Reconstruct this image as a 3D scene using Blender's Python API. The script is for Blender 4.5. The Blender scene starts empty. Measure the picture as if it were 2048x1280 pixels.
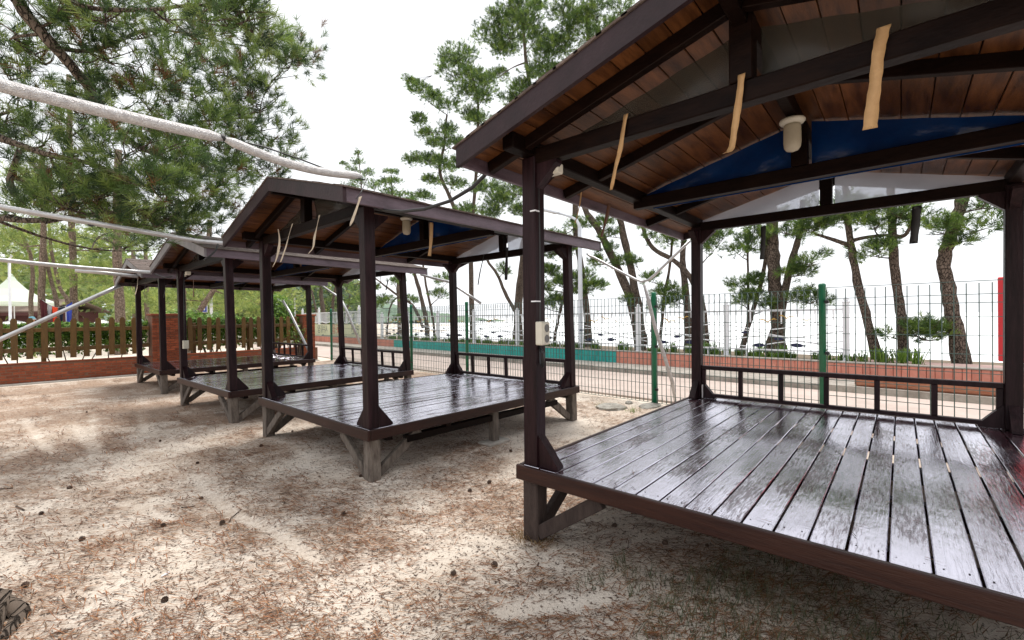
import bpy, math, random
import numpy as np
from mathutils import Vector, Matrix

random.seed(7)
RNG = np.random.default_rng(11)
SC = bpy.context.scene
COL = SC.collection

# ------------------------------------------------------------------ camera
YAW, PITCH, ROLL, EYE = math.radians(40.898), math.radians(0.322), math.radians(-0.675), 1.45
cd = bpy.data.cameras.new('camera')
cam = bpy.data.objects.new('camera', cd)
COL.objects.link(cam)
F = Vector((-math.sin(YAW) * math.cos(PITCH), math.cos(YAW) * math.cos(PITCH), -math.sin(PITCH)))
R = Vector((math.cos(YAW), math.sin(YAW), 0))
U = R.cross(F)
R2 = R * math.cos(ROLL) + U * math.sin(ROLL)
U2 = U * math.cos(ROLL) - R * math.sin(ROLL)
m = Matrix((R2, U2, -F)).transposed().to_4x4()
m.translation = (0, 0, EYE)
cam.matrix_world = m
cd.sensor_width = 36
cd.lens = 15.783
cd.clip_start = 0.05
cd.clip_end = 6000
SC.camera = cam

# ------------------------------------------------------------------ sky, sun, exposure
SUN_EL, SUN_AZ = math.radians(73), math.radians(-30)
w = bpy.data.worlds.new('World')
SC.world = w
w.use_nodes = True
nt = w.node_tree
bg = nt.nodes['Background']
sky = nt.nodes.new('ShaderNodeTexSky')
sky.sky_type = 'NISHITA'
sky.sun_disc = False
sky.sun_elevation = SUN_EL
sky.sun_rotation = SUN_AZ
sky.air_density = 1.0
sky.dust_density = 2.0
sky.ozone_density = 1.0
hs = nt.nodes.new('ShaderNodeHueSaturation')
hs.inputs['Saturation'].default_value = 0.14
nt.links.new(sky.outputs[0], hs.inputs['Color'])
ov = nt.nodes.new('ShaderNodeMix')          # even overcast layer over the clear sky
ov.data_type = 'RGBA'
ov.inputs['Factor'].default_value = 0.85
ov.inputs['B'].default_value = (4.8, 4.9, 5.05, 1)
nt.links.new(hs.outputs[0], ov.inputs['A'])
nt.links.new(ov.outputs['Result'], bg.inputs[0])
bg.inputs[1].default_value = 0.15
sd = bpy.data.lights.new('sun', 'SUN')
sd.energy = 1.9
sd.angle = math.radians(18)
sd.color = (1.0, 0.95, 0.88)
so = bpy.data.objects.new('sun', sd)
COL.objects.link(so)
sv = Vector((math.sin(SUN_AZ) * math.cos(SUN_EL), math.cos(SUN_AZ) * math.cos(SUN_EL), math.sin(SUN_EL)))
so.rotation_euler = sv.to_track_quat('Z', 'Y').to_euler()
so.location = (0, 0, 30)
SC.view_settings.view_transform = 'Standard'
SC.view_settings.look = 'None'
SC.view_settings.exposure = 0.86
SC.view_settings.gamma = 1.0
SC.view_settings.use_curve_mapping = False

# ------------------------------------------------------------------ materials
MATS = {}
def mat(name, col, rough=0.6, col2=None, scale=8.0, stretch=(1, 1, 1), bump=0.0, bscale=None, spec=0.5, metal=0.0,
        rough2=None, obj_var=0.0, attr=None, coat=0.0, detail=6, ramp=(0.35, 0.65), trans=0.0, alpha=None):
    if name in MATS:
        return MATS[name]
    mt = bpy.data.materials.new(name)
    mt.use_nodes = True
    n, l = mt.node_tree.nodes, mt.node_tree.links
    b = n['Principled BSDF']
    b.inputs['Roughness'].default_value = rough
    b.inputs['Specular IOR Level'].default_value = spec
    b.inputs['Metallic'].default_value = metal
    b.inputs['Base Color'].default_value = (*col, 1)
    if coat:
        b.inputs['Coat Weight'].default_value = coat
        b.inputs['Coat Roughness'].default_value = 0.08
    tc = n.new('ShaderNodeTexCoord')
    mp = n.new('ShaderNodeMapping')
    mp.inputs['Scale'].default_value = stretch
    l.new(tc.outputs['Object'], mp.inputs['Vector'])
    vec = mp.outputs[0]
    if obj_var:
        oi = n.new('ShaderNodeObjectInfo')
        vm = n.new('ShaderNodeVectorMath'); vm.operation = 'ADD'
        sc = n.new('ShaderNodeVectorMath'); sc.operation = 'SCALE'
        sc.inputs[0].default_value = (37.0, 61.0, 23.0)
        l.new(oi.outputs['Random'], sc.inputs['Scale'])
        l.new(vec, vm.inputs[0]); l.new(sc.outputs[0], vm.inputs[1])
        vec = vm.outputs[0]
    nz = n.new('ShaderNodeTexNoise')
    nz.inputs['Scale'].default_value = scale
    nz.inputs['Detail'].default_value = detail
    nz.inputs['Roughness'].default_value = 0.65
    l.new(vec, nz.inputs['Vector'])
    cr = n.new('ShaderNodeMapRange')
    cr.inputs[1].default_value, cr.inputs[2].default_value = ramp
    l.new(nz.outputs['Fac'], cr.inputs[0])
    out = None
    if col2 is not None:
        mx = n.new('ShaderNodeMix'); mx.data_type = 'RGBA'
        mx.inputs['A'].default_value = (*col, 1); mx.inputs['B'].default_value = (*col2, 1)
        l.new(cr.outputs[0], mx.inputs['Factor'])
        out = mx.outputs['Result']
    if attr:
        at = n.new('ShaderNodeAttribute'); at.attribute_name = attr
        out = at.outputs['Color']
    if obj_var and out is not None:
        hv = n.new('ShaderNodeHueSaturation')
        mr = n.new('ShaderNodeMapRange')
        mr.inputs[3].default_value, mr.inputs[4].default_value = 1 - obj_var, 1 + obj_var
        l.new(oi.outputs['Random'], mr.inputs[0])
        l.new(mr.outputs[0], hv.inputs['Value'])
        l.new(out, hv.inputs['Color'])
        out = hv.outputs[0]
    if out is not None:
        l.new(out, b.inputs['Base Color'])
    if rough2 is not None:
        rr = n.new('ShaderNodeMapRange')
        rr.inputs[1].default_value, rr.inputs[2].default_value = ramp
        rr.inputs[3].default_value, rr.inputs[4].default_value = rough, rough2
        l.new(nz.outputs['Fac'], rr.inputs[0]); l.new(rr.outputs[0], b.inputs['Roughness'])
    if bump:
        bn = n.new('ShaderNodeTexNoise')
        bn.inputs['Scale'].default_value = bscale or scale * 3
        bn.inputs['Detail'].default_value = 5
        l.new(vec, bn.inputs['Vector'])
        bp = n.new('ShaderNodeBump')
        bp.inputs['Strength'].default_value = bump
        bp.inputs['Distance'].default_value = 0.02
        l.new(bn.outputs['Fac'], bp.inputs['Height'])
        l.new(bp.outputs[0], b.inputs['Normal'])
    if trans:
        tr = n.new('ShaderNodeBsdfTranslucent')
        ms = n.new('ShaderNodeMixShader'); ms.inputs[0].default_value = trans
        if out is not None:
            l.new(out, tr.inputs['Color'])
        else:
            tr.inputs['Color'].default_value = (*col, 1)
        l.new(b.outputs[0], ms.inputs[1]); l.new(tr.outputs[0], ms.inputs[2])
        l.new(ms.outputs[0], n['Material Output'].inputs['Surface'])
    if alpha is not None:
        tp = n.new('ShaderNodeBsdfTransparent')
        tp.inputs[0].default_value = (*alpha[1], 1)
        ms = n.new('ShaderNodeMixShader'); ms.inputs[0].default_value = alpha[0]
        pv = n['Material Output'].inputs['Surface'].links
        l.new(pv[0].from_socket if pv else b.outputs[0], ms.inputs[1]); l.new(tp.outputs[0], ms.inputs[2])
        l.new(ms.outputs[0], n['Material Output'].inputs['Surface'])
    MATS[name] = mt
    return mt

M = {}
M['post'] = mat('stained_post', (0.0080, 0.0025, 0.0034), 0.42, (0.0235, 0.0095, 0.0115), 7, (3, 3, 0.35), 0.15, 30, obj_var=0.2, spec=0.16)
M['beam'] = mat('stained_beam', (0.0040, 0.0017, 0.0014), 0.5, (0.0095, 0.0042, 0.0028), 6, (1, 1, 3), 0.12, 30, obj_var=0.2, spec=0.08)
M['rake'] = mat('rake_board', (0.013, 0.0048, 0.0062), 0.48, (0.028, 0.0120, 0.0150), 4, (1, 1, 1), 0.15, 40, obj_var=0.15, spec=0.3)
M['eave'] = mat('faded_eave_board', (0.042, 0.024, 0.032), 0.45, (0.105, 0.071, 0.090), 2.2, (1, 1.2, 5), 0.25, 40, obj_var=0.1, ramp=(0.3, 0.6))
M['rake_skylit'] = mat('skylit_rake_board', (0.11, 0.095, 0.105), 0.5, (0.21, 0.19, 0.20), 4, (1, 1, 1), 0.15, 40, obj_var=0.15)  # greyer copy of the rake board with sky light painted into its colour
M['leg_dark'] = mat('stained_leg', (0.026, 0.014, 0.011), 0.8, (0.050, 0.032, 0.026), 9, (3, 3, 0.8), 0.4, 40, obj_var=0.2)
M['lip'] = mat('deck_edge_board', (0.016, 0.0042, 0.0033), 0.40, (0.034, 0.0110, 0.0066), 4, (0.5, 1, 6), 0.12, 30, obj_var=0.15, spec=0.3)
M['leg'] = mat('weathered_leg', (0.075, 0.056, 0.045), 0.85, (0.17, 0.14, 0.115), 9, (3, 3, 0.8), 0.6, 40, obj_var=0.2)
M['ceil'] = mat('ceiling_board', (0.040, 0.0135, 0.005), 0.42, (0.130, 0.049, 0.0165), 3, (6, 0.8, 6), 0.15, 30, obj_var=0.3, spec=0.2)
M['shingle'] = mat('asphalt_shingle', (0.075, 0.052, 0.043), 0.9, (0.15, 0.112, 0.095), 14, (1, 1, 1), 0.6, 120, obj_var=0.25)
M['gal'] = mat('galvanised_pipe', (0.56, 0.56, 0.57), 0.36, (0.44, 0.43, 0.43), 7, metal=0.65, bump=0.1, bscale=60)
M['foam'] = mat('foil_foam', (0.64, 0.63, 0.63), 0.40, (0.46, 0.44, 0.44), 30, metal=0.45, bump=0.8, bscale=140)
M['black'] = mat('black_rubber', (0.012, 0.012, 0.013), 0.45)
M['wplastic'] = mat('aged_white_plastic', (0.62, 0.59, 0.50), 0.45, (0.52, 0.48, 0.40), 5)
M['socket'] = mat('grey_plastic', (0.13, 0.125, 0.12), 0.5)
M['gpost'] = mat('green_post_paint', (0.0, 0.115, 0.050), 0.32, (0.004, 0.15, 0.07), 4, obj_var=0.1)
M['wire'] = mat('coated_wire', (0.085, 0.135, 0.12), 0.4, metal=0.2)
M['white'] = mat('white_paint', (0.78, 0.79, 0.82), 0.45, (0.68, 0.69, 0.72), 3)
M['gold'] = mat('gold_paint', (0.52, 0.30, 0.045), 0.4)
M['navy'] = mat('navy_paint', (0.010, 0.013, 0.055), 0.4)
M['teal'] = mat('teal_brick_paint', (0.015, 0.30, 0.27), 0.5, (0.03, 0.40, 0.36), 6, bump=0.2, bscale=60, obj_var=0.14)
M['salmon'] = mat('salmon_brick_paint', (0.56, 0.20, 0.14), 0.6, (0.64, 0.27, 0.20), 6, bump=0.2, bscale=60, obj_var=0.12)
M['concrete'] = mat('concrete', (0.40, 0.37, 0.33), 0.9, (0.27, 0.24, 0.21), 5, bump=0.4, bscale=50)
M['road'] = mat('pale_paving', (0.52, 0.43, 0.385), 0.85, (0.42, 0.34, 0.30), 1.5, bump=0.2, bscale=60)
M['brick'] = mat('red_brick', (0.23, 0.050, 0.018), 0.8, (0.31, 0.080, 0.032), 12, bump=0.4, bscale=80, obj_var=0.3)
M['mortar'] = mat('mortar', (0.22, 0.115, 0.075), 0.95, (0.16, 0.08, 0.05), 10, bump=0.3, bscale=80)
M['picket'] = mat('picket_stain', (0.090, 0.046, 0.007), 0.6, (0.140, 0.072, 0.013), 6, (4, 4, 1), 0.3, 40, obj_var=0.25)
def bark_mat(name, crev, c1, c2, vs=16):
    mt = bpy.data.materials.new(name); mt.use_nodes = True
    n, l = mt.node_tree.nodes, mt.node_tree.links
    b = n['Principled BSDF']; b.inputs['Roughness'].default_value = .95; b.inputs['Specular IOR Level'].default_value = .15
    tc = n.new('ShaderNodeTexCoord')
    nz = n.new('ShaderNodeTexNoise'); nz.inputs['Scale'].default_value = 7; nz.inputs['Detail'].default_value = 7
    l.new(tc.outputs['Object'], nz.inputs['Vector'])
    mp = n.new('ShaderNodeMapping'); mp.inputs['Scale'].default_value = (1, 1, .38)
    ad = n.new('ShaderNodeMix'); ad.data_type = 'VECTOR'; ad.inputs['Factor'].default_value = .09
    l.new(tc.outputs['Object'], ad.inputs['A']); l.new(nz.outputs['Color'], ad.inputs['B'])
    l.new(ad.outputs['Result'], mp.inputs['Vector'])
    vo = n.new('ShaderNodeTexVoronoi'); vo.feature = 'DISTANCE_TO_EDGE'; vo.inputs['Scale'].default_value = vs
    l.new(mp.outputs[0], vo.inputs['Vector'])
    r = n.new('ShaderNodeMapRange'); r.inputs[1].default_value, r.inputs[2].default_value = .0, .10
    l.new(vo.outputs['Distance'], r.inputs[0])
    m1 = n.new('ShaderNodeMix'); m1.data_type = 'RGBA'
    m1.inputs['A'].default_value = (*c1, 1); m1.inputs['B'].default_value = (*c2, 1)
    l.new(nz.outputs['Fac'], m1.inputs['Factor'])
    m2 = n.new('ShaderNodeMix'); m2.data_type = 'RGBA'
    m2.inputs['A'].default_value = (*crev, 1)
    l.new(r.outputs[0], m2.inputs['Factor']); l.new(m1.outputs['Result'], m2.inputs['B'])
    l.new(m2.outputs['Result'], b.inputs['Base Color'])
    bp = n.new('ShaderNodeBump'); bp.inputs['Strength'].default_value = 1.0; bp.inputs['Distance'].default_value = .03
    l.new(r.outputs[0], bp.inputs['Height'])
    b2 = n.new('ShaderNodeBump'); b2.inputs['Strength'].default_value = .6; b2.inputs['Distance'].default_value = .02
    l.new(nz.outputs['Fac'], b2.inputs['Height']); l.new(bp.outputs[0], b2.inputs['Normal'])
    l.new(b2.outputs[0], b.inputs['Normal'])
    MATS[name] = mt
    return mt
M['bark'] = bark_mat('pine_bark', (.055, .040, .031), (.085, .062, .048), (.23, .178, .145), 30)
M['bark_near'] = bark_mat('pine_bark_near', (.045, .034, .027), (.085, .064, .05), (.20, .16, .13), 20)
M['bark_red'] = bark_mat('pine_bark_red', (.10, .072, .055), (.16, .115, .088), (.33, .255, .20), 22)
M['pine'] = mat('pine_needles', (0.06, 0.1, 0.03), 0.5, attr='tint', trans=0.38)
M['leaf'] = mat('green_leaves', (0.1, 0.2, 0.04), 0.45, attr='tint', trans=0.35)
M['grass'] = mat('grass_blades', (0.1, 0.2, 0.04), 0.5, attr='tint', trans=0.3)
M['litter'] = mat('dry_needles', (0.25, 0.1, 0.04), 0.7, attr='tint')
M['cone'] = mat('pine_cone_scales', (0.045, 0.026, 0.018), 0.8, (0.10, 0.06, 0.04), 40)
M['tape'] = mat('old_masking_tape', (0.56, 0.35, 0.165), 0.6, (0.47, 0.28, 0.125), 18, trans=0.25)
M['tape_w'] = mat('bleached_tape', (0.72, 0.63, 0.50), 0.6, (0.62, 0.53, 0.42), 18, trans=0.2)
M['strap'] = mat('brown_strap', (0.11, 0.045, 0.022), 0.6)
M['clear'] = mat('clear_sheet', (0.66, 0.68, 0.74), 0.16, bump=0.25, bscale=5, trans=0.75, alpha=(0.5, (0.86, 0.88, 0.92)))
M['clear2'] = mat('dusty_clear_sheet', (0.075, 0.068, 0.055), 0.3, bump=0.2, bscale=4, alpha=(0.62, (0.62, 0.62, 0.60)))
M['blue'] = mat('blue_sheet', (0.005, 0.052, 0.21), 0.2, (0.003, 0.030, 0.13), 2.5, bump=0.7, bscale=6, trans=0.45)
M['glass'] = mat('ribbed_lamp_glass', (0.62, 0.56, 0.44), 0.25, bump=0.3, bscale=60, trans=0.4)
M['rock'] = mat('pale_rock', (0.42, 0.40, 0.36), 0.9, (0.24, 0.22, 0.19), 7, bump=0.8, bscale=30)
M['rust'] = mat('red_brown_timber', (0.33, 0.105, 0.05), 0.8, (0.42, 0.20, 0.12), 8, (1, 4, 4), 0.4, 40)
M['red'] = mat('red_sheet', (0.62, 0.035, 0.045), 0.5)
M['pinkslab'] = mat('pink_slab', (0.56, 0.38, 0.34), 0.85, (0.48, 0.31, 0.27), 4)
M['soil'] = mat('bed_soil', (0.20, 0.15, 0.10), 0.95, (0.12, 0.09, 0.06), 6)
M['banner'] = mat('pale_banner', (0.60, 0.62, 0.40), 0.6, (0.66, 0.66, 0.48), 2)
M['ink'] = mat('grey_ink', (0.14, 0.16, 0.15), 0.7)
M['redink'] = mat('red_ink', (0.55, 0.09, 0.06), 0.7)
M['tent'] = mat('white_tent', (0.80, 0.82, 0.80), 0.7, (0.72, 0.76, 0.72), 3)
M['tentg'] = mat('pale_green_tent', (0.72, 0.80, 0.71), 0.7, trans=0.3)
M['roofing'] = mat('camp_roof', (0.24, 0.18, 0.15), 0.9, (0.17, 0.12, 0.10), 8)
M['maroon'] = mat('maroon_board', (0.075, 0.02, 0.02), 0.7)
M['bluesign'] = mat('blue_sign', (0.03, 0.06, 0.42), 0.4)
M['steel'] = mat('brushed_steel', (0.55, 0.52, 0.5), 0.35, metal=0.8)
M['lampgrey'] = mat('lamp_grey_paint', (0.60, 0.62, 0.66), 0.45)
M['lens'] = mat('lamp_lens', (0.50, 0.47, 0.40), 0.3)
M['skin'] = mat('skin', (0.55, 0.28, 0.16), 0.55)
M['cap'] = mat('blue_cap', (0.10, 0.28, 0.36), 0.7)
M['shirt'] = mat('yellow_green_shirt', (0.45, 0.48, 0.22), 0.8)
M['trouser'] = mat('dark_trousers', (0.04, 0.045, 0.06), 0.8)
for nm, c in dict(c_maroon=(0.09, 0.012, 0.018), c_grey=(0.42, 0.42, 0.45), c_red=(0.80, 0.075, 0.02), c_navy=(0.012, 0.016, 0.045),
                  c_blue=(0.05, 0.085, 0.48), c_white=(0.75, 0.76, 0.85)).items():
    M[nm] = mat('cloth' + nm[1:], c, 0.85, tuple(x * 0.75 for x in c), 12, trans=0.15)

def make_deck_mat():
    mt = bpy.data.materials.new('varnished_deck'); mt.use_nodes = True
    n, l = mt.node_tree.nodes, mt.node_tree.links
    b = n['Principled BSDF']
    tc = n.new('ShaderNodeTexCoord'); oi = n.new('ShaderNodeObjectInfo')
    sc = n.new('ShaderNodeVectorMath'); sc.operation = 'SCALE'; sc.inputs[0].default_value = (31., 17., 5.)
    l.new(oi.outputs['Random'], sc.inputs['Scale'])
    ad = n.new('ShaderNodeVectorMath'); ad.operation = 'ADD'
    l.new(tc.outputs['Object'], ad.inputs[0]); l.new(sc.outputs[0], ad.inputs[1])
    def noise(scale, stretch, detail=5, rough=.6, dist=0.):
        mp = n.new('ShaderNodeMapping'); mp.inputs['Scale'].default_value = stretch
        l.new(ad.outputs[0], mp.inputs['Vector'])
        z = n.new('ShaderNodeTexNoise'); z.inputs['Scale'].default_value = scale
        z.inputs['Detail'].default_value = detail; z.inputs['Roughness'].default_value = rough
        z.inputs['Distortion'].default_value = dist
        l.new(mp.outputs[0], z.inputs['Vector']); return z.outputs['Fac']
    def rng(v, a, b_, c, d):
        r = n.new('ShaderNodeMapRange'); r.inputs[1].default_value, r.inputs[2].default_value = a, b_
        r.inputs[3].default_value, r.inputs[4].default_value = c, d
        l.new(v, r.inputs[0]); return r.outputs[0]
    grain = noise(9, (9, .55, 9), 7, .6, .6)
    patch = noise(3.2, (1.6, .7, 1), 4)
    fine = noise(42, (3, .8, 3), 4)
    mx = n.new('ShaderNodeMix'); mx.data_type = 'RGBA'
    mx.inputs['A'].default_value = (.034, .008, .014, 1); mx.inputs['B'].default_value = (.095, .032, .042, 1)
    l.new(rng(grain, .35, .65, 0, 1), mx.inputs['Factor'])
    l.new(mx.outputs['Result'], b.inputs['Base Color'])
    # worn patches are duller, varnished ones are wet-glossy
    add = n.new('ShaderNodeMath'); add.operation = 'ADD'
    l.new(rng(patch, .42, .66, .08, .26), add.inputs[0]); l.new(rng(fine, .4, .7, 0, .12), add.inputs[1])
    l.new(add.outputs[0], b.inputs['Roughness'])
    b.inputs['IOR'].default_value = 1.8
    b.inputs['Specular Tint'].default_value = (.90, .87, 1.0, 1)
    b.inputs['Specular IOR Level'].default_value = 0.5
    b.inputs['Coat Weight'].default_value = 1.0
    b.inputs['Coat IOR'].default_value = 1.6
    l.new(rng(patch, .42, .70, .05, .16), b.inputs['Coat Roughness'])
    # the varnish film is worn through in streaky flakes
    wn = n.new('ShaderNodeMath'); wn.operation = 'ADD'
    l.new(rng(noise(2.1, (1.0, .55, 1), 3), .3, .7, -.22, .22), wn.inputs[0]); l.new(noise(26, (3.6, .40, 2), 5, .7), wn.inputs[1])
    l.new(rng(wn.outputs[0], .55, .68, 1.0, .12), b.inputs['Coat Weight'])
    # wet, waxed film: strong sky sheen where it is intact
    gl = n.new('ShaderNodeBsdfGlossy'); gl.inputs['Color'].default_value = (.86, .84, .95, 1)
    l.new(rng(patch, .42, .70, .10, .24), gl.inputs['Roughness'])
    ms = n.new('ShaderNodeMixShader')
    l.new(rng(wn.outputs[0], .53, .70, .60, .07), ms.inputs[0])
    l.new(b.outputs[0], ms.inputs[1]); l.new(gl.outputs[0], ms.inputs[2])
    l.new(ms.outputs[0], n['Material Output'].inputs['Surface'])
    b1 = n.new('ShaderNodeBump'); b1.inputs['Strength'].default_value = .24; b1.inputs['Distance'].default_value = .006
    l.new(grain, b1.inputs['Height'])
    b2 = n.new('ShaderNodeBump'); b2.inputs['Strength'].default_value = .16; b2.inputs['Distance'].default_value = .008
    l.new(noise(14, (2, .6, 2), 3, .5), b2.inputs['Height']); l.new(b1.outputs[0], b2.inputs['Normal'])
    l.new(b2.outputs[0], b.inputs['Normal']); l.new(b2.outputs[0], b.inputs['Coat Normal']); l.new(b2.outputs[0], gl.inputs['Normal'])
    return mt
M['deck'] = make_deck_mat()

def make_sand_mat():
    mt = bpy.data.materials.new('needle_strewn_sand'); mt.use_nodes = True
    n, l = mt.node_tree.nodes, mt.node_tree.links
    b = n['Principled BSDF']; b.inputs['Roughness'].default_value = .95; b.inputs['Specular IOR Level'].default_value = .15
    tc = n.new('ShaderNodeTexCoord')
    def noise(scale, stretch=(1, 1, 1), detail=6, rough=.6):
        mp = n.new('ShaderNodeMapping'); mp.inputs['Scale'].default_value = stretch
        l.new(tc.outputs['Object'], mp.inputs['Vector'])
        z = n.new('ShaderNodeTexNoise'); z.inputs['Scale'].default_value = scale
        z.inputs['Detail'].default_value = detail; z.inputs['Roughness'].default_value = rough
        l.new(mp.outputs[0], z.inputs['Vector']); return z.outputs['Fac']
    def rng(v, a, b_, c=0., d=1.):
        r = n.new('ShaderNodeMapRange'); r.inputs[1].default_value, r.inputs[2].default_value = a, b_
        r.inputs[3].default_value, r.inputs[4].default_value = c, d
        l.new(v, r.inputs[0]); return r.outputs[0]
    def mix(f, a, b_):
        x = n.new('ShaderNodeMix'); x.data_type = 'RGBA'
        l.new(f, x.inputs['Factor'])
        for s, v in (('A', a), ('B', b_)):
            if isinstance(v, tuple): x.inputs[s].default_value = (*v, 1)
            else: l.new(v, x.inputs[s])
        return x.outputs['Result']
    c = mix(rng(noise(2.2), .35, .65), (.74, .66, .575), (.64, .55, .46))
    c = mix(rng(noise(150, detail=3, rough=.75), .54, .70, 0, .8), c, (.27, .19, .14))
    lit = n.new('ShaderNodeAttribute'); lit.attribute_name = 'litter'
    mu = n.new('ShaderNodeMath'); mu.operation = 'MULTIPLY_ADD'
    mu.inputs[1].default_value = .36
    l.new(lit.outputs['Fac'], mu.inputs[0]); l.new(noise(24, (1, 1, 1), 7, .78), mu.inputs[2])
    c = mix(rng(mu.outputs[0], .58, .86, 0, .70), c, (.235, .125, .066))
    l.new(c, b.inputs['Base Color'])
    bp = n.new('ShaderNodeBump'); bp.inputs['Strength'].default_value = .7; bp.inputs['Distance'].default_value = .02
    l.new(noise(45, detail=6, rough=.7), bp.inputs['Height'])
    l.new(bp.outputs[0], b.inputs['Normal'])
    return mt
M['sand'] = make_sand_mat()

def make_water_mat():
    mt = bpy.data.materials.new('sea_water'); mt.use_nodes = True
    n, l = mt.node_tree.nodes, mt.node_tree.links
    b = n['Principled BSDF']
    b.inputs['Base Color'].default_value = (.84, .86, .87, 1); b.inputs['Roughness'].default_value = .5
    tc = n.new('ShaderNodeTexCoord'); z = n.new('ShaderNodeTexNoise'); z.inputs['Scale'].default_value = .6
    z.inputs['Detail'].default_value = 4
    l.new(tc.outputs['Object'], z.inputs['Vector'])
    bp = n.new('ShaderNodeBump'); bp.inputs['Strength'].default_value = .25; bp.inputs['Distance'].default_value = .3
    l.new(z.outputs['Fac'], bp.inputs['Height']); l.new(bp.outputs[0], b.inputs['Normal'])
    return mt
M['water'] = make_water_mat()

# ------------------------------------------------------------------ mesh helpers
class MB:
    def __init__(s):
        s.v, s.f = [], []
    def add(s, vs, fs):
        o = len(s.v)
        s.v += [tuple(p) for p in vs]
        s.f += [tuple(i + o for i in q) for q in fs]
        return s
    def obox(s, c, ax, ay, az, hx, hy, hz, ch=0.0):
        """box with centre c, unit axes and half sizes; ch = chamfer"""
        c = Vector(c)
        if ch <= 0:
            vs = [c + ax * (hx * i) + ay * (hy * j) + az * (hz * k) for i in (-1, 1) for j in (-1, 1) for k in (-1, 1)]
            return s.add(vs, [(0, 1, 3, 2), (4, 6, 7, 5), (0, 4, 5, 1), (2, 3, 7, 6), (0, 2, 6, 4), (1, 5, 7, 3)])
        h = (hx, hy, hz)
        idx, vs = {}, []
        for i in (-1, 1):
            for j in (-1, 1):
                for k in (-1, 1):
                    for a in range(3):
                        q = [h[0] * i, h[1] * j, h[2] * k]
                        for b in range(3):
                            if b != a:
                                q[b] -= ch * (i, j, k)[b]
                        idx[(i, j, k, a)] = len(vs)
                        vs.append(c + ax * q[0] + ay * q[1] + az * q[2])
        fs = []
        S = (-1, 1)
        for a in range(3):
            b, d = (a + 1) % 3, (a + 2) % 3
            for sg in S:
                def key(u, v, a=a, b=b, d=d, sg=sg):
                    t = [0, 0, 0]; t[a] = sg; t[b] = u; t[d] = v
                    return tuple(t)
                q = [idx[key(u, v) + (a,)] for u, v in ((-1, -1), (1, -1), (1, 1), (-1, 1))]
                fs.append(tuple(q if sg > 0 else q[::-1]))
            for u in S:
                for v in S:
                    k0 = [0, 0, 0]; k1 = [0, 0, 0]
                    k0[a], k1[a] = -1, 1
                    k0[b] = k1[b] = u; k0[d] = k1[d] = v
                    q = [idx[tuple(k0) + (b,)], idx[tuple(k1) + (b,)], idx[tuple(k1) + (d,)], idx[tuple(k0) + (d,)]]
                    fs.append(tuple(q if u * v > 0 else q[::-1]))
        for i in S:
            for j in S:
                for k in S:
                    q = [idx[(i, j, k, a)] for a in range(3)]
                    fs.append(tuple(q if i * j * k > 0 else q[::-1]))
        return s.add(vs, fs)
    def box(s, lo, hi, ch=0.0):
        c = [(a + b) / 2 for a, b in zip(lo, hi)]
        hf = [abs(b - a) / 2 for a, b in zip(lo, hi)]
        return s.obox(c, Vector((1, 0, 0)), Vector((0, 1, 0)), Vector((0, 0, 1)), *hf, ch)
    def beam(s, p, q, wd, ht, up=(0, 0, 1), ch=0.0):
        p, q = Vector(p), Vector(q)
        d = (q - p); L = d.length; d.normalize()
        sd = d.cross(Vector(up)).normalized()
        u = sd.cross(d)
        return s.obox((p + q) / 2, d, sd, u, L / 2, wd / 2, ht / 2, ch)
    def tube(s, pts, radii, n=8, caps=True):
        pts = [Vector(p) for p in pts]
        if not isinstance(radii, (list, tuple)):
            radii = [radii] * len(pts)
        rings, prev = [], None
        vs = []
        for i, p in enumerate(pts):
            d = (pts[min(i + 1, len(pts) - 1)] - pts[max(i - 1, 0)])
            d = d.normalized() if d.length > 1e-9 else Vector((0, 0, 1))
            if prev is None:
                a = d.orthogonal().normalized()
            else:
                a = prev - d * prev.dot(d)
                a = a.normalized() if a.length > 1e-6 else d.orthogonal().normalized()
            prev = a
            b = d.cross(a)
            rings.append(len(vs))
            for k in range(n):
                t = 2 * math.pi * k / n
                vs.append(p + (a * math.cos(t) + b * math.sin(t)) * radii[i])
        fs = []
        for i in range(len(pts) - 1):
            for k in range(n):
                k2 = (k + 1) % n
                fs.append((rings[i] + k, rings[i] + k2, rings[i + 1] + k2, rings[i + 1] + k))
        if caps:
            fs.append(tuple(range(n))[::-1]); fs.append(tuple(rings[-1] + k for k in range(n)))
        return s.add(vs, fs)
    def prism(s, poly, off):
        """polygon of 3D points extruded by off"""
        off = Vector(off); n = len(poly)
        vs = [Vector(p) for p in poly] + [Vector(p) + off for p in poly]
        fs = [tuple(range(n))[::-1], tuple(range(n, 2 * n))]
        fs += [(i, (i + 1) % n, (i + 1) % n + n, i + n) for i in range(n)]
        return s.add(vs, fs)
    def lathe(s, c, prof, n=16, axis='z'):
        vs, fs = [], []
        for r, z in prof:
            for k in range(n):
                t = 2 * math.pi * k / n
                if axis == 'z': vs.append((c[0] + r * math.cos(t), c[1] + r * math.sin(t), c[2] + z))
                else: vs.append((c[0] + z, c[1] + r * math.cos(t), c[2] + r * math.sin(t)))
        for i in range(len(prof) - 1):
            for k in range(n):
                k2 = (k + 1) % n
                fs.append((i * n + k, i * n + k2, (i + 1) * n + k2, (i + 1) * n + k))
        fs.append(tuple(range(n))[::-1]); fs.append(tuple((len(prof) - 1) * n + k for k in range(n)))
        return s.add(vs, fs)
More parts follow.
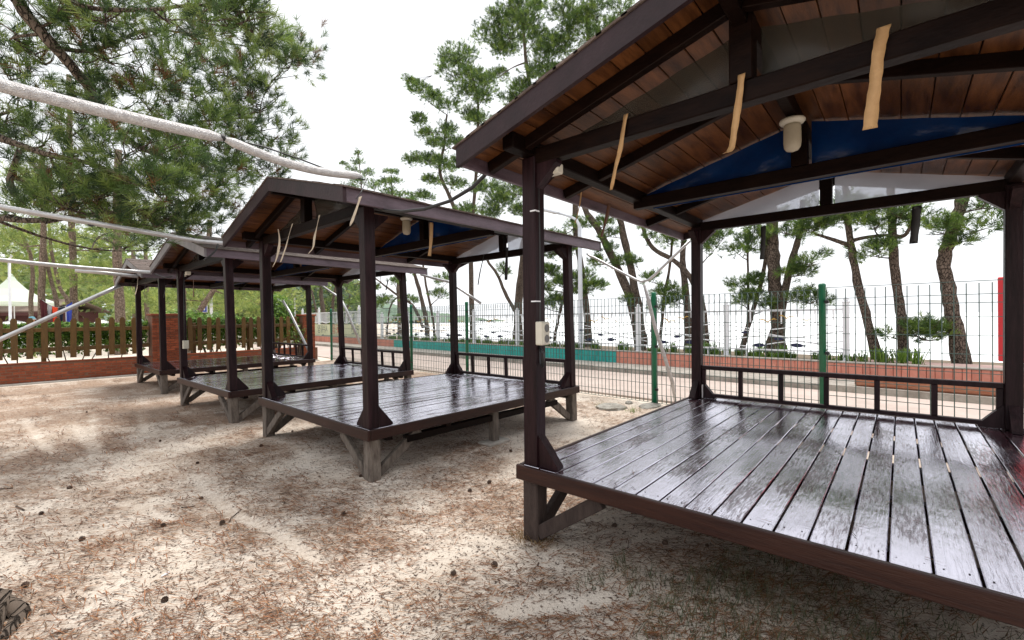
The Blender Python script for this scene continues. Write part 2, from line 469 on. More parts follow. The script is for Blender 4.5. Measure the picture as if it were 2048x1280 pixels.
    def ribbon(s, pts, width_dir, widths, thick=0.0015, twist=0.0):
        """hanging strip: centre points, a width direction, widths; real thickness"""
        wd = Vector(width_dir).normalized(); pts = [Vector(p) for p in pts]
        vs, fs = [], []
        n = len(pts)
        for i, p in enumerate(pts):
            d = (pts[min(i + 1, n - 1)] - pts[max(i - 1, 0)]).normalized()
            wq = (wd + Vector((wd.y, -wd.x, 0)) * twist * math.sin(2.2 * i / n + i * .5)).normalized()
            nn = d.cross(wq).normalized() * (thick / 2)
            x = wq * (widths[i] / 2)
            vs += [p - x - nn, p + x - nn, p + x + nn, p - x + nn]
        for i in range(n - 1):
            a, b = 4 * i, 4 * i + 4
            for k in range(4):
                k2 = (k + 1) % 4
                fs.append((a + k, a + k2, b + k2, b + k))
        fs += [(3, 2, 1, 0), (4 * n - 4, 4 * n - 3, 4 * n - 2, 4 * n - 1)]
        return s.add(vs, fs)
    def mesh(s, name, material, smooth=False, lean=0.0):
        me = bpy.data.meshes.new(name)
        v = s.v if not lean else [(x + lean * z, y, z) for x, y, z in s.v]
        me.from_pydata(v, [], s.f)
        me.materials.append(material)
        if smooth:
            me.polygons.foreach_set('use_smooth', [True] * len(me.polygons))
        me.update()
        return me
    def build(s, name, material, parent=None, smooth=False, lean=0.0):
        return link(name, s.mesh(name, material, smooth, lean), parent)

def link(name, data, parent=None, loc=None, rot=None, scale=None):
    o = bpy.data.objects.new(name, data)
    COL.objects.link(o)
    if parent is not None: o.parent = parent
    if loc is not None: o.location = loc
    if rot is not None: o.rotation_euler = rot
    if scale is not None: o.scale = scale
    return o
def tag(o, label, cat=None, group=None, kind=None):
    if label: o['label'] = label
    if cat: o['category'] = cat
    if group: o['group'] = group
    if kind: o['kind'] = kind
    return o
def thing(name, label, cat, loc=(0, 0, 0), rz=0.0, group=None):
    o = link(name, None, None, loc, (0, 0, rz))
    o.empty_display_size = 0.2
    return tag(o, label, cat, group)
def struct(o):
    o['kind'] = 'structure'
    return o

def tri_mesh(name, V, Fc, material, tint=None):
    """fast mesh from numpy: V (n,3), Fc (m,3 or 4), tint (n,3) per-vertex colour"""
    me = bpy.data.meshes.new(name)
    k = Fc.shape[1]
    me.vertices.add(len(V)); me.vertices.foreach_set('co', V.astype(np.float32).ravel())
    me.loops.add(Fc.size); me.loops.foreach_set('vertex_index', Fc.astype(np.int32).ravel())
    me.polygons.add(len(Fc)); me.polygons.foreach_set('loop_start', np.arange(0, Fc.size, k, dtype=np.int32))
    me.update(calc_edges=True)
    if tint is not None:
        at = me.attributes.new('tint', 'FLOAT_COLOR', 'POINT')
        c = np.ones((len(V), 4), np.float32); c[:, :3] = tint
        at.data.foreach_set('color', c.ravel())
    me.materials.append(material)
    return me

def smooth01(t):
    t = np.clip(t, 0, 1)
    return t * t * (3 - 2 * t)
_lat = np.random.default_rng(3).random((256, 256))
def vnoise(x, y, s):
    x, y = np.asarray(x) * s + 91.3, np.asarray(y) * s + 57.7
    xi, yi = np.floor(x).astype(int), np.floor(y).astype(int)
    fx, fy = smooth01(x - xi), smooth01(y - yi)
    g = lambda a, b: _lat[a % 256, b % 256]
    return (g(xi, yi) * (1 - fx) + g(xi + 1, yi) * fx) * (1 - fy) + (g(xi, yi + 1) * (1 - fx) + g(xi + 1, yi + 1) * fx) * fy
def fbm(x, y, s, o=4):
    r, a, t = 0., 1., 0.
    for i in range(o):
        r = r + a * vnoise(x, y, s * 2 ** i); t += a; a *= .5
    return r / t

# the seaside strip (fence, road, wall, railing) runs at a slight angle to the pavilions
SA = math.atan(-0.066)
CA, SN = math.cos(SA), math.sin(SA)
def S2W(x, y, z=0.0):
    return (x * CA - y * SN, x * SN + y * CA, z)

# ------------------------------------------------------------------ terrain
TRACKS = [
    [(-5.105, 1.242, 0.000), (-4.517, 1.176, 0.000), (-3.748, 1.154, 0.000), (-3.248, 1.225, 0.000), (-2.636, 1.262, 0.000)],
    [(-10.070, 1.060, -0.060), (-9.009, 0.930, -0.060), (-7.978, 0.821, -0.050), (-6.989, 0.781, -0.050)],
    [(-10.272, 0.310, -0.060), (-8.354, 0.371, -0.050), (-7.430, 0.428, -0.050)],
    [(-9.665, 0.783, -0.060), (-8.080, 0.741, -0.050), (-6.951, 0.738, -0.050)],
    [(-9.772, 1.589, -0.060), (-8.430, 1.408, -0.050), (-7.636, 1.315, -0.050)],
    [(-4.786, 0.683, 0.000), (-4.410, 0.746, 0.000), (-4.029, 0.838, 0.000)],
    [(-1.479, 1.629, 0.000), (-1.293, 1.833, 0.000), (-1.141, 2.064, 0.000)]]
def track_d(x, y):
    best = np.full(np.shape(x), 9.0)
    for T in TRACKS:
        for a, b in zip(T[:-1], T[1:]):
            ax, ay, bx, by = a[0], a[1], b[0], b[1]
            L2 = (bx - ax) ** 2 + (by - ay) ** 2 + 1e-9
            t = np.clip(((x - ax) * (bx - ax) + (y - ay) * (by - ay)) / L2, 0, 1)
            best = np.minimum(best, np.hypot(x - ax - t * (bx - ax), y - ay - t * (by - ay)))
    return best
def ground_z(x, y):
    x, y = np.asarray(x, float), np.asarray(y, float)
    yp = -x * SN + y * CA
    z = -0.067 * smooth01((-x - 3.0) / 6.0)
    near = smooth01((7.0 - yp) / 0.6) * smooth01((x + 15.2) / 0.4)
    z = z * near
    lump = (fbm(x, y, 1.1, 3) - .5) * .05 + (fbm(x, y, 5.0, 3) - .5) * .028 + (fbm(x, y, 16.0, 2) - .5) * .010
    z = z + lump * near
    z = z - 0.018 * np.exp(-(track_d(x, y) / 0.05) ** 2) * near + 0.010 * np.exp(-((track_d(x, y) - .11) / 0.04) ** 2) * near
    road = smooth01((yp - 7.05) / .15)
    z = z - 0.03 * road * smooth01((x + 40) / 5)
    drop = smooth01((yp - 14.4) / 4.0) * smooth01((x + 1.55 * (y - 19) + 35) / 15.0)
    z = z + 0.33 * smooth01((yp - 11.6) / .1) * (1 - drop) * smooth01((x + 40) / 5) - 2.2 * drop
    return z
def gz(x, y):
    return float(ground_z(np.array([x]), np.array([y]))[0])
def litter_density(x, y):
    d = smooth01((fbm(x, y, 1.6, 4) - .40) / .26)
    d = d * .75 + .35 * smooth01((fbm(x + 30, y, 4.5, 3) - .45) / .2)
    far = smooth01((-np.asarray(x) - 4) / 6)
    nearc = smooth01((3.4 - np.hypot(np.asarray(x), np.asarray(y))) / 1.6)
    d = d * (.62 + .30 * far) * (1 - .66 * nearc) + .60 * far
    d = d * (1 - .42 * np.exp(-(track_d(x, y) / .06) ** 2))
    yp = -np.asarray(x) * SN + np.asarray(y) * CA
    d = np.clip(d, 0, 1) * smooth01((7.2 - yp) / .3) * smooth01((np.asarray(x) + 15.5) / .3)
    return d

xs = np.concatenate([[-900, -500, -300, -200, -140, -100, -80, -65, -55, -48, -42, -38, -34, -30, -27, -24, -22, -20, -18.5, -17.4],
                     np.arange(-16.6, 3.0, .065), [3.5, 4.5, 6, 8, 11, 15, 20, 30, 45, 70, 120, 250, 500, 900]])
ys = np.concatenate([[-900, -400, -150, -60, -25, -12, -7, -4, -2.5, -1.6], np.arange(-1.0, 8.3, .065),
                     np.arange(8.6, 19.5, .3), [20.5, 22, 24, 27, 32, 45, 80, 150, 300, 600, 900]])
GX, GY = np.meshgrid(xs, ys)
GZ = ground_z(GX, GY)
nx, ny = len(xs), len(ys)
V = np.stack([GX.ravel(), GY.ravel(), GZ.ravel()], 1)
ii = np.arange((nx - 1) * (ny - 1)); r_, c_ = ii // (nx - 1), ii % (nx - 1)
a_ = r_ * nx + c_
Fq = np.stack([a_, a_ + 1, a_ + nx + 1, a_ + nx], 1)
gm = tri_mesh('ground', V, Fq, M['sand'])
at = gm.attributes.new('litter', 'FLOAT', 'POINT')
at.data.foreach_set('value', litter_density(GX, GY).ravel().astype(np.float32))
gm.polygons.foreach_set('use_smooth', [True] * len(gm.polygons))
ground = struct(link('ground', gm))

struct(MB().add([(-4000, 19, -1.25), (3000, 19, -1.25), (3000, 5000, -1.25), (-4000, 5000, -1.25)], [(0, 1, 2, 3)]).build('sea', M['water']))
# far wooded headland on the left
hx_, hy_ = np.meshgrid(np.linspace(-600, -205, 110), np.linspace(50, 230, 50))
t_, s_2 = (hx_ + 600) / 395, (hy_ - 50) / 180
hz_ = 42 * np.sin(np.pi * s_2) ** .8 * np.sin(np.pi * np.clip(t_ * .62 + .38, 0, 1)) ** .8 * (.7 + .5 * fbm(hx_, hy_, .018, 3)) + 5 * (fbm(hx_, hy_, .14, 3) - .4) - 1.5
ii = np.arange(109 * 49); r_, c_ = ii // 109, ii % 109
a_ = r_ * 110 + c_
hm = tri_mesh('hill', np.stack([hx_.ravel(), hy_.ravel(), hz_.ravel()], 1), np.stack([a_, a_ + 1, a_ + 111, a_ + 110], 1), mat('wooded_hill', (0.10, 0.16, 0.115), 0.9, (0.17, 0.235, 0.155), .25, bump=1.0, bscale=.5))
struct(link('hill', hm))

# road, kerb and pavement beyond the mesh fence (built in the seaside frame)
road = struct(MB().box((-60, 7.25, -.25), (40, 10.14, 0.006)).build('road', M['road'])); road.rotation_euler.z = SA
# joint lines of the paving, laid as thin recessed-looking darker strips are avoided: real kerb stones instead
kerb = struct(link('kerb', None)); kerb.rotation_euler.z = SA
stone = MB().box((-.495, -.085, -.2), (.495, .085, .135), .015).mesh('kerb_stone', M['concrete'])
for i in range(34):
    x = -31.5 + i
    if x > -1.6: break
    o = link('kerb_stone', stone, kerb, (x, 10.23 + random.uniform(-.008, .008), random.uniform(-.012, .006)), (0, 0, random.uniform(-.01, .01)))
pave = struct(MB().box((-60, 10.32, -.2), (40, 11.44, .10)).build('pavement', M['concrete'])); pave.rotation_euler.z = SA
bed = struct(MB().box((-60, 11.58, -.2), (40, 14.2, .36)).build('planting_bed', M['soil'])); bed.rotation_euler.z = SA
log = MB().box((-1.35, 10.42, .10), (1.9, 10.62, .31), .03).build('timber_beam', M['rust'])
log.rotation_euler.z = SA
tag(log, 'rusty red-brown timber lying along the road edge behind the near deck rail', 'beam')

# low painted brick wall in front of the planting bed: every upright brick is a piece
pw = thing('planter_wall', 'low wall of upright teal and salmon painted bricks across the road', 'wall', (0, 0, 0), SA)
MB().box((-30.5, 11.47, -.1), (5.0, 11.57, .425)).build('core', M['mortar'], pw)
bt = MB().box((-.056, -.03, -.20), (.056, .03, .20), .007).mesh('brick', M['teal'])
bs = MB().box((-.056, -.03, -.20), (.056, .03, .20), .007).mesh('brick', M['salmon'])
for i in range(298):
    x = -30.2 + i * .1185
    if x > 4.6: break
    teal = -19.4 < x < -7.05
    link('brick', bt if teal else bs, pw, (x, 11.448 + random.uniform(-.003, .003), .225 + random.uniform(-.004, .004)))
MB().box((-30.5, 11.40, .427), (5.0, 11.60, .455), .006).build('coping', M['concrete'], pw)

# ------------------------------------------------------------------ pavilions
W_, L_, D_, EV, AP = 2.68, 3.287, 0.488, 2.529, 2.935
OX, OF, OR = 0.226, 0.294, 0.301
TB = 2.425            # underside of the tie beams
SLOPE = (AP - EV) / (W_ / 2 + OX)
def roof_z(x):        # top of roof deck
    return AP - abs(x - W_ / 2) * SLOPE
PROTO = {}
def pavilion(loc, yaw, lean, label, k):
    rnd = random.Random(40 + k)
    P = thing('pavilion', label, 'pavilion', loc, yaw, 'row of wooden shelters on the sand')
    B = lambda mb, n, mm, par=P, sm=False: mb.build(n, M[mm], par, sm, lean)
    # deck planks
    n = 20; pitch = (W_ - .07) / n
    for i in range(n):
        x0 = .035 + i * pitch
        mb = MB()
        c = Vector((x0 + pitch / 2, .034 + (L_ - .068) / 2, D_ - .017 + rnd.uniform(-.0018, .0018)))
        t = rnd.uniform(-.012, .012); t2 = rnd.uniform(-.0008, .0008)
        ax = Vector((math.cos(t), 0, math.sin(t))); ay = Vector((0, 1, t2)).normalized(); az = ax.cross(ay)
        mb.obox(c, ax, ay, az, pitch / 2 - .0046, (L_ - .072) / 2, .016, .0035)
        B(mb, 'plank', 'deck')
    if k < 2:
        nh = MB()
        for i in range(n):
            for y in (.10, .85, 1.62, 2.4, L_ - .10):
                for dx in (.028, pitch - .028):
                    nh.lathe((.035 + i * pitch + dx + rnd.uniform(-.004, .004), y + rnd.uniform(-.012, .012), D_ - .002), [(.003, 0), (.003, .0028), (.001, .0032)], 6)
        B(nh, 'nail_heads', 'black')['kind'] = 'stuff'
    # edge boards
    for a, b in (((0, 0), (W_, .03)), ((0, L_ - .03), (W_, L_))):
        B(MB().box((a[0], a[1], D_ - .092), (b[0], b[1], D_ + .002), .005), 'edge_board', 'lip')
    for x in (0.001, W_ - .031):
        B(MB().box((x, .033, D_ - .092), (x + .03, L_ - .033, D_ + .001), .005), 'edge_board', 'lip')
    for i in range(5):
        y = .25 + i * (L_ - .5) / 4
        B(MB().box((.05, y - .03, D_ - .135), (W_ - .05, y + .03, D_ - .036)), 'joist', 'beam')
    for x in (.1, W_ / 2, W_ - .1):
        B(MB().box((x - .04, .45, D_ - .20), (x + .04, L_ - .45, D_ - .138)), 'bearer', 'beam')
    # posts, gussets, legs, braces
    PW = .105
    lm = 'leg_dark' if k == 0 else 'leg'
    for cx, sx in ((.09, 1), (W_ - .09, -1)):
        for cy, sy in ((.09, 1), (L_ - .09, -1)):
            po = B(MB().box((cx - PW / 2, cy - PW / 2, D_), (cx + PW / 2, cy + PW / 2, TB + .05), .006), 'post', 'post')
            for d in (0, 1):
                for z0, zs in ((D_ + .003, 1), (TB, -1)):
                    g = MB()
                    hgt, ln = (.20, .15) if zs > 0 else (.15, .15)
                    if d == 0:
                        x0 = cx + sx * PW / 2
                        g.prism([(x0, cy - .032, z0), (x0 + sx * ln, cy - .032, z0), (x0 + sx * ln, cy - .032, z0 + zs * .02), (x0, cy - .032, z0 + zs * hgt)], (0, .064, 0))
                    else:
                        y0 = cy + sy * PW / 2
                        g.prism([(cx - .032, y0, z0), (cx - .032, y0 + sy * ln, z0), (cx - .032, y0 + sy * ln, z0 + zs * .02), (cx - .032, y0, z0 + zs * hgt)], (.064, 0, 0))
                    B(g, 'gusset', 'post', po)
            le = B(MB().box((cx - .06, cy - .055, -.25), (cx + .06, cy + .055, D_ - .094), .008), 'leg', lm)
            if not (k == 0 and sx < 0 and sy > 0):
              B(MB().beam((cx + sx * .05, cy - .02, .06), (cx + sx * .50, cy - .02, D_ - .11), .05, .085, ch=.005), 'brace', lm, le)
            B(MB().beam((cx + sx * .01, cy + sy * .05, .06), (cx + sx * .01, cy + sy * .52, D_ - .11), .05, .085, ch=.005), 'brace', lm, le)
    for cx in (.09, W_ - .09):
        le = B(MB().box((cx - .045, L_ * .5 - .045, -.2), (cx + .045, L_ * .5 + .045, D_ - .094), .006), 'leg', lm)
        B(MB().box((cx - .10, L_ * .5 - .17, -.09), (cx + .10, L_ * .5 + .17, .055), .01), 'footing', 'concrete', le)
    # plates and tie beams
    for cx in (.09, W_ - .09):
        B(MB().box((cx - .045, -.16, TB + .052), (cx + .045, L_ + .16, TB + .15), .006), 'wall_plate', 'beam')
    trusses = (.09, 1.66, L_ - .09)
    for ti, y in enumerate(trusses):
        tb = B(MB().box((.05, y - .04, TB), (W_ - .05, y + .04, TB + .10), .006), 'tie_beam', 'beam')
        B(MB().box((W_ / 2 - .05, y - .045, TB + .102), (W_ / 2 + .05, y + .045, roof_z(W_ / 2) - .10), .005), 'king_post', 'beam', tb)
        # plastic sheet closing the gable triangle, on the far side of the beam
        for sx in (-1, 1):
            vs, fs = [], []
            nu, nv = 14, 6
            yy = y + .060
            for iu in range(nu + 1):
                u = iu / nu
                x = W_ / 2 + sx * (.065 + u * (W_ / 2 - (.30 if ti == 0 else .14)))
                zt = roof_z(x) - (.125 if ti == 0 else .060)
                zb = TB + .025
                for iv in range(nv + 1):
                    v = iv / nv
                    wob = .020 * math.sin(9 * u + 4 * v + ti) * (1 - abs(2 * v - 1)) + .006 * math.sin(23 * u - 7 * v)
                    vs.append((x, yy + wob, zb + (zt - zb) * v))
            for iu in range(nu):
                for iv in range(nv):
                    a = iu * (nv + 1) + iv
                    fs.append((a, a + nv + 1, a + nv + 2, a + 1))
            nn = len(vs)
            vs += [(x, yv + .0012, z) for x, yv, z in vs]
            fs += [tuple(q + nn for q in f[::-1]) for f in fs]
            B(MB().add(vs, fs), 'gable_sheet', ('clear2', 'blue', 'clear')[ti], P, True)
        if ti == 1:
            B(MB().box((.20, y + .052, TB - .006), (W_ - .20, y + .058, TB + .03)), 'sheet_hem', 'blue')
    # ridge, rafters
    B(MB().box((W_ / 2 - .03, -OF + .03, roof_z(W_ / 2) - .155), (W_ / 2 + .03, L_ + OR - .03, roof_z(W_ / 2) - .05), .004), 'ridge_beam', 'beam')
    for y in (-.02, .87, 2.45):
        for sx in (-1, 1):
            xa, xb = W_ / 2 + sx * .035, W_ / 2 + sx * (W_ / 2 + OX - .04)
            B(MB().beam((xa, y, roof_z(xa) - .088), (xb, y, roof_z(xb) - .088), .05, .075, ch=.004), 'rafter', 'beam')
    # ceiling boards (run front to back) and shingle courses, both sides
    HW = W_ / 2 + OX
    nb = 11
    for sx in (-1, 1):
        dn = Vector((sx, 0, -SLOPE)).normalized()
        nrm_ = Vector((sx * SLOPE, 0, 1)).normalized()
        SL = HW * math.sqrt(1 + SLOPE ** 2)
        bw = (SL - .03) / nb
        for i in range(nb):
            c = Vector((W_ / 2, (L_ + OR - OF) / 2, AP)) + dn * (.012 + bw * (i + .5)) - nrm_ * (.040 + rnd.uniform(-.001, .001))
            B(MB().obox(c, dn, Vector((0, 1, 0)), nrm_, bw / 2 - .0028, (L_ + OR + OF) / 2 - .035, .008, .003), 'ceiling_board', 'ceil')
        ncs = 12
        cw = SL / ncs
        for i in range(ncs):
            c0 = Vector((W_ / 2, 0, AP)) + dn * (cw * i) + nrm_ * (.004 - .0005 * i)
            mb = MB(); y = -OF - .012; j = 0
            while y < L_ + OR:
                wd_ = rnd.uniform(.22, .34)
                y1 = min(y + wd_, L_ + OR + .012)
                lf = rnd.uniform(0, .006)
                cc = c0 + dn * (cw * .5 + .012) + nrm_ * (.004 + lf * .5) + Vector((0, (y + y1) / 2, 0))
                tl = (dn + nrm_ * .05).normalized(); tn = (nrm_ - dn * .05).normalized()
                mb.obox(cc, dn, Vector((0, 1, 0)), nrm_, cw * .5 + .014 + rnd.uniform(-.004, .004), (y1 - y) / 2 - .003, .005 + lf * .4)
                y = y1
            B(mb, 'shingle_course', 'shingle')
        # plywood under the shingles
        c = Vector((W_ / 2, (L_ + OR - OF) / 2, AP)) + dn * (SL / 2) - nrm_ * .016
        B(MB().obox(c, dn, Vector((0, 1, 0)), nrm_, SL / 2 - .012, (L_ + OR + OF) / 2 - .03, .012), 'roof_deck', 'beam')
        # rake boards front and back, eave board
        for yy in (-OF, L_ + OR - .028):
            pa, pb = Vector((W_ / 2, yy + .014, AP - .068)), Vector((W_ / 2 + sx * (HW - .005), yy + .014, EV - .066))
            pl = [(W_ / 2, yy, AP - .002), (W_ / 2 + sx * HW, yy, EV - .002), (W_ / 2 + sx * HW, yy, EV - .128), (W_ / 2, yy, AP - .132)]
            B(MB().prism(pl, (0, .028, 0)), 'rake_board', 'rake_skylit' if k > 1 else 'rake')
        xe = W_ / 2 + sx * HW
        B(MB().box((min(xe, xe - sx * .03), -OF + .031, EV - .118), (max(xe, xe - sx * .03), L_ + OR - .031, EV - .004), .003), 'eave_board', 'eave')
    # low rail between the rear posts
    yr = L_ - .09
    zr = D_ + .375
    rl = B(MB().box((.143, yr - .035, zr - .045), (W_ - .143, yr + .035, zr), .005), 'top_rail', 'post')
    B(MB().box((.143, yr - .03, D_ + .02), (W_ - .143, yr + .03, D_ + .055), .004), 'bottom_rail', 'post')
    for i in range(7):
        x = .165 + i * (W_ - .33) / 6
        B(MB().box((x - .021, yr - .022, D_ + .056), (x + .021, yr + .022, zr - .046), .003), 'baluster', 'post', rl)
    return P

PAV = []
for k, (loc, yaw, lean, label) in enumerate((
        ((-1.908, 2.218, 0.002), 0.0, 0.006, 'nearest open wooden shelter with glossy plank deck, cut by the right edge'),
        ((-6.190, 2.194, -0.019), math.radians(-1.52), -0.020, 'second wooden shelter from the right, whole deck and gable in view'),
        ((-9.990, 2.181, -0.067), math.radians(0.44), -0.065, 'third wooden shelter from the right, white box on its post'),
        ((-14.336, 2.271, -0.066), math.radians(-0.50), -0.046, 'farthest wooden shelter, close to the brick wall and picket fence'))):
    PAV.append(pavilion(loc, yaw, lean, label, k))
P1, P2, P3, P4 = PAV

# fittings screwed to the shelters
def outlet(P, x, y, z, two=True):
    ob = MB().box((x, y - .040, z - .075), (x + .055, y + .040, z + .075), .006).build('outlet_box', M['wplastic'], P)
    MB().box((x + .056, y - .036, z - .069), (x + .062, y + .036, z + .069), .003).build('cover_plate', M['wplastic'], ob)
    for dz in ((.033, -.034) if two else (0,)):
        MB().lathe((x + .061, y, z + dz), [(.026, 0), (.026, .0025), (.002, .0028)], 18, 'x').build('socket', M['socket'], ob)
        MB().lathe((x + .062, y, z + dz), [(.030, 0), (.030, .003), (.0265, .003), (.0265, .0005)], 18, 'x').build('socket_rim', M['wplastic'], ob)
    return ob
outlet(P1, .149, .075, 1.345)
MB().tube([(.152, .07, 1.26), (.19, .07, 1.215), (.18, .07, 1.13), (.153, .08, 1.16), (.148, .085, 1.4), (.152, .09, 1.9), (.150, .085, 2.3), (.152, .085, TB + .03)],
          .008, 8).build('conduit', M['black'], P1, True)
for z in (2.12, 1.545):
    MB().box((.125, .028, z), (.166, .036, z + .008)).box((.160, .038, z), (.166, .075, z + .008)).build('cable_clip', M['white'], P1)
ob = MB().box((.150, .05, 1.02), (.20, .14, 1.17), .006).build('outlet_box', M['wplastic'], P3)
MB().box((.201, .058, 1.03), (.207, .132, 1.16), .003).build('cover_plate', M['wplastic'], ob)
MB().tube([(.152, .085, 1.17), (.150, .085, 1.7), (.152, .09, 2.4)], .008, 8).build('conduit', M['black'], P3, True)
for P, x in ((P1, .235), (P3, .215)):
    fx = MB().box((x - .05, .10, TB - .07), (x + .055, .17, TB - .004), .008)
    fx.tube([(x - .07, .12, TB - .045), (x - .11, .12, TB - .055), (x - .11, .12, TB - .09)], .018, 8)
    fx.build('lamp_bracket', M['wplastic'], P)
MB().box((.165, L_ - .165, D_ + .004), (.175, L_ - .06, D_ + .16), .003).build('steel_bracket', M['steel'], P1)

def ceiling_lamp(P, x, y, label):
    q = P.matrix_basis @ Vector((x, y, 0))
    t = thing('ceiling_lamp', label, 'lamp', (q.x, q.y, P.location.z + AP - .165), 0, 'jar lamps under the ridges')
    MB().lathe((0, 0, 0), [(.03, .006), (.055, 0), (.075, -.010), (.078, -.022), (.068, -.036), (.05, -.042)], 20).build('lamp_base', M['wplastic'], t, True)
    MB().lathe((0, 0, 0), [(.048, -.043), (.052, -.06), (.053, -.16), (.049, -.195), (.036, -.215), (.012, -.223)], 20).build('glass_jar', M['glass'], t, True)
for P in (P1, P2): P.matrix_basis  # touch
bpy.context.view_layer.update()
ceiling_lamp(P1, W_ / 2 + .02, 1.33, 'ribbed glass jar lamp hanging under the nearest roof')
ceiling_lamp(P2, W_ / 2 + .02, 1.33, 'small jar lamp glimpsed under the second shelter roof')

def smooth_poly(pts, k=4):
    """Catmull-Rom through points"""
    P = [Vector(p) for p in pts]
    out = []
    for i in range(len(P) - 1):
        p0, p1, p2, p3 = P[max(i - 1, 0)], P[i], P[i + 1], P[min(i + 2, len(P) - 1)]
        for j in range(k):
            t = j / k
            out.append(.5 * ((2 * p1) + (p2 - p0) * t + (2 * p0 - 5 * p1 + 4 * p2 - p3) * t * t + (3 * p1 - p0 - 3 * p2 + p3) * t ** 3))
    out.append(P[-1])
    return out


# ------------------------------------------------------------------ brick wall, pillars and picket fences on the left
WX = -15.72           # face of the low wall
def brick_part(par, mesh, y, z, x=WX):
    link('brick', mesh, par, (x + random.uniform(-.003, .003), y, z), (0, 0, random.uniform(-.006, .006)))
BRW, BRH = .205, .066
bm_s = MB().box((-.05, -.097, -.0275), (.05, .097, .0275), .005).mesh('brick', M['brick'])
bm_h = MB().box((-.05, -.046, -.0275), (.05, .046, .0275), .005).mesh('brick', M['brick'])
lw = thing('garden_wall', 'low red brick wall under the picket fence, on a concrete footing', 'wall')
MB().box((WX - .16, -2.0, -.3), (WX - .008, 7.55, .47)).build('core', M['mortar'], lw)
MB().box((WX - .2, -2.0, -.3), (WX + .16, 7.55, .035), .02).build('footing', M['concrete'], lw)
nb_ = 0
for r in range(6):
    z = .072 + r * BRH
    y = -.75 + (r % 2) * BRW / 2
    while y < 7.5 and nb_ < 298:
        if y < 2.75 or 3.7 < y < 7.0:
            brick_part(lw, bm_s, y, z, WX - .055); nb_ += 1
        y += BRW
# joined remainder of the wall's courses
rest = MB()
for r in range(6):
    z = .072 + r * BRH
    y = -.75 - BRW * 6 + (r % 2) * BRW / 2
    while y < -.80:
        rest.box((WX - .1, y - .097, z - .0275), (WX - .004, y + .097, z + .0275)); y += BRW
o = rest.build('brick_courses', M['brick'], lw); o['kind'] = 'stuff'
MB().box((WX - .20, -2.0, .475), (WX + .006, 2.85, .505), .006).build('coping', M['brick'], lw)
MB().box((WX - .20, 3.62, .475), (WX + .006, 7.02, .505), .006).build('coping', M['brick'], lw)

def pillar(y0, y1, top, label):
    p = thing('brick_pillar', label, 'pillar', (0, 0, 0), 0, 'brick pillars of the fence')
    MB().box((WX - .52, y0 + .008, -.2), (WX - .010, y1 - .008, top - .01)).build('core', M['mortar'], p)
    n = int((top - .06) / BRH)
    for r in range(n):
        z = .06 + r * BRH
        y = y0
        first = r % 2 == 1
        while y < y1 - .02:
            wd = BRW if not (first and y == y0) else BRW / 2
            if y + wd > y1 + .03: wd = BRW / 2
            link('brick', bm_s if wd > .15 else bm_h, p, (WX - .043 + random.uniform(-.003, .003), y + wd / 2, z))
            y += wd
        # the side facing the camera's right
    MB().box((WX - .56, y0 - .03, top - .012), (WX + .045, y1 + .03, top + .045), .01).build('cap', M['brick'], p)
pillar(2.88, 3.60, 1.63, 'wide red brick pillar between the two picket fences')
pillar(7.06, 7.47, 1.60, 'red brick pillar at the end of the picket fence beside the mesh fence')
pk = MB().prism([(0, -.058, 0), (0, .058, 0), (0, .058, .92), (0, .030, .985), (0, -.030, .985), (0, -.058, .92)], (.022, 0, 0)).mesh('picket', M['picket'])
def picket_fence(y0, y1, step, label):
    f = thing('picket_fence', label, 'fence', (0, 0, 0), 0, 'stained picket fences on the brick wall')
    n = int((y1 - y0) / step) + 1
    for i in range(n):
        link('picket', pk, f, (WX - .10 + random.uniform(-.004, .004), y0 + i * step + random.uniform(-.012, .012), .585 + random.uniform(-.012, .012)), (random.uniform(-.022, .022), 0, 0))
    for z in (.80, 1.28):
        MB().box((WX - .150, y0 - .1, z - .05), (WX - .106, y1 + .1, z + .05), .005).build('rail', M['picket'], f)
    for y in (y0 + .1, (y0 + y1) / 2, y1 - .1):
        MB().box((WX - .235, y - .045, .45), (WX - .154, y + .045, 1.40), .006).build('fence_post', M['picket'], f)
picket_fence(-1.15, 2.74, .245, 'brown picket fence at the left edge in front of the hedge')
picket_fence(3.80, 6.95, .232, 'brown picket fence behind the farthest shelter between brick pillars')

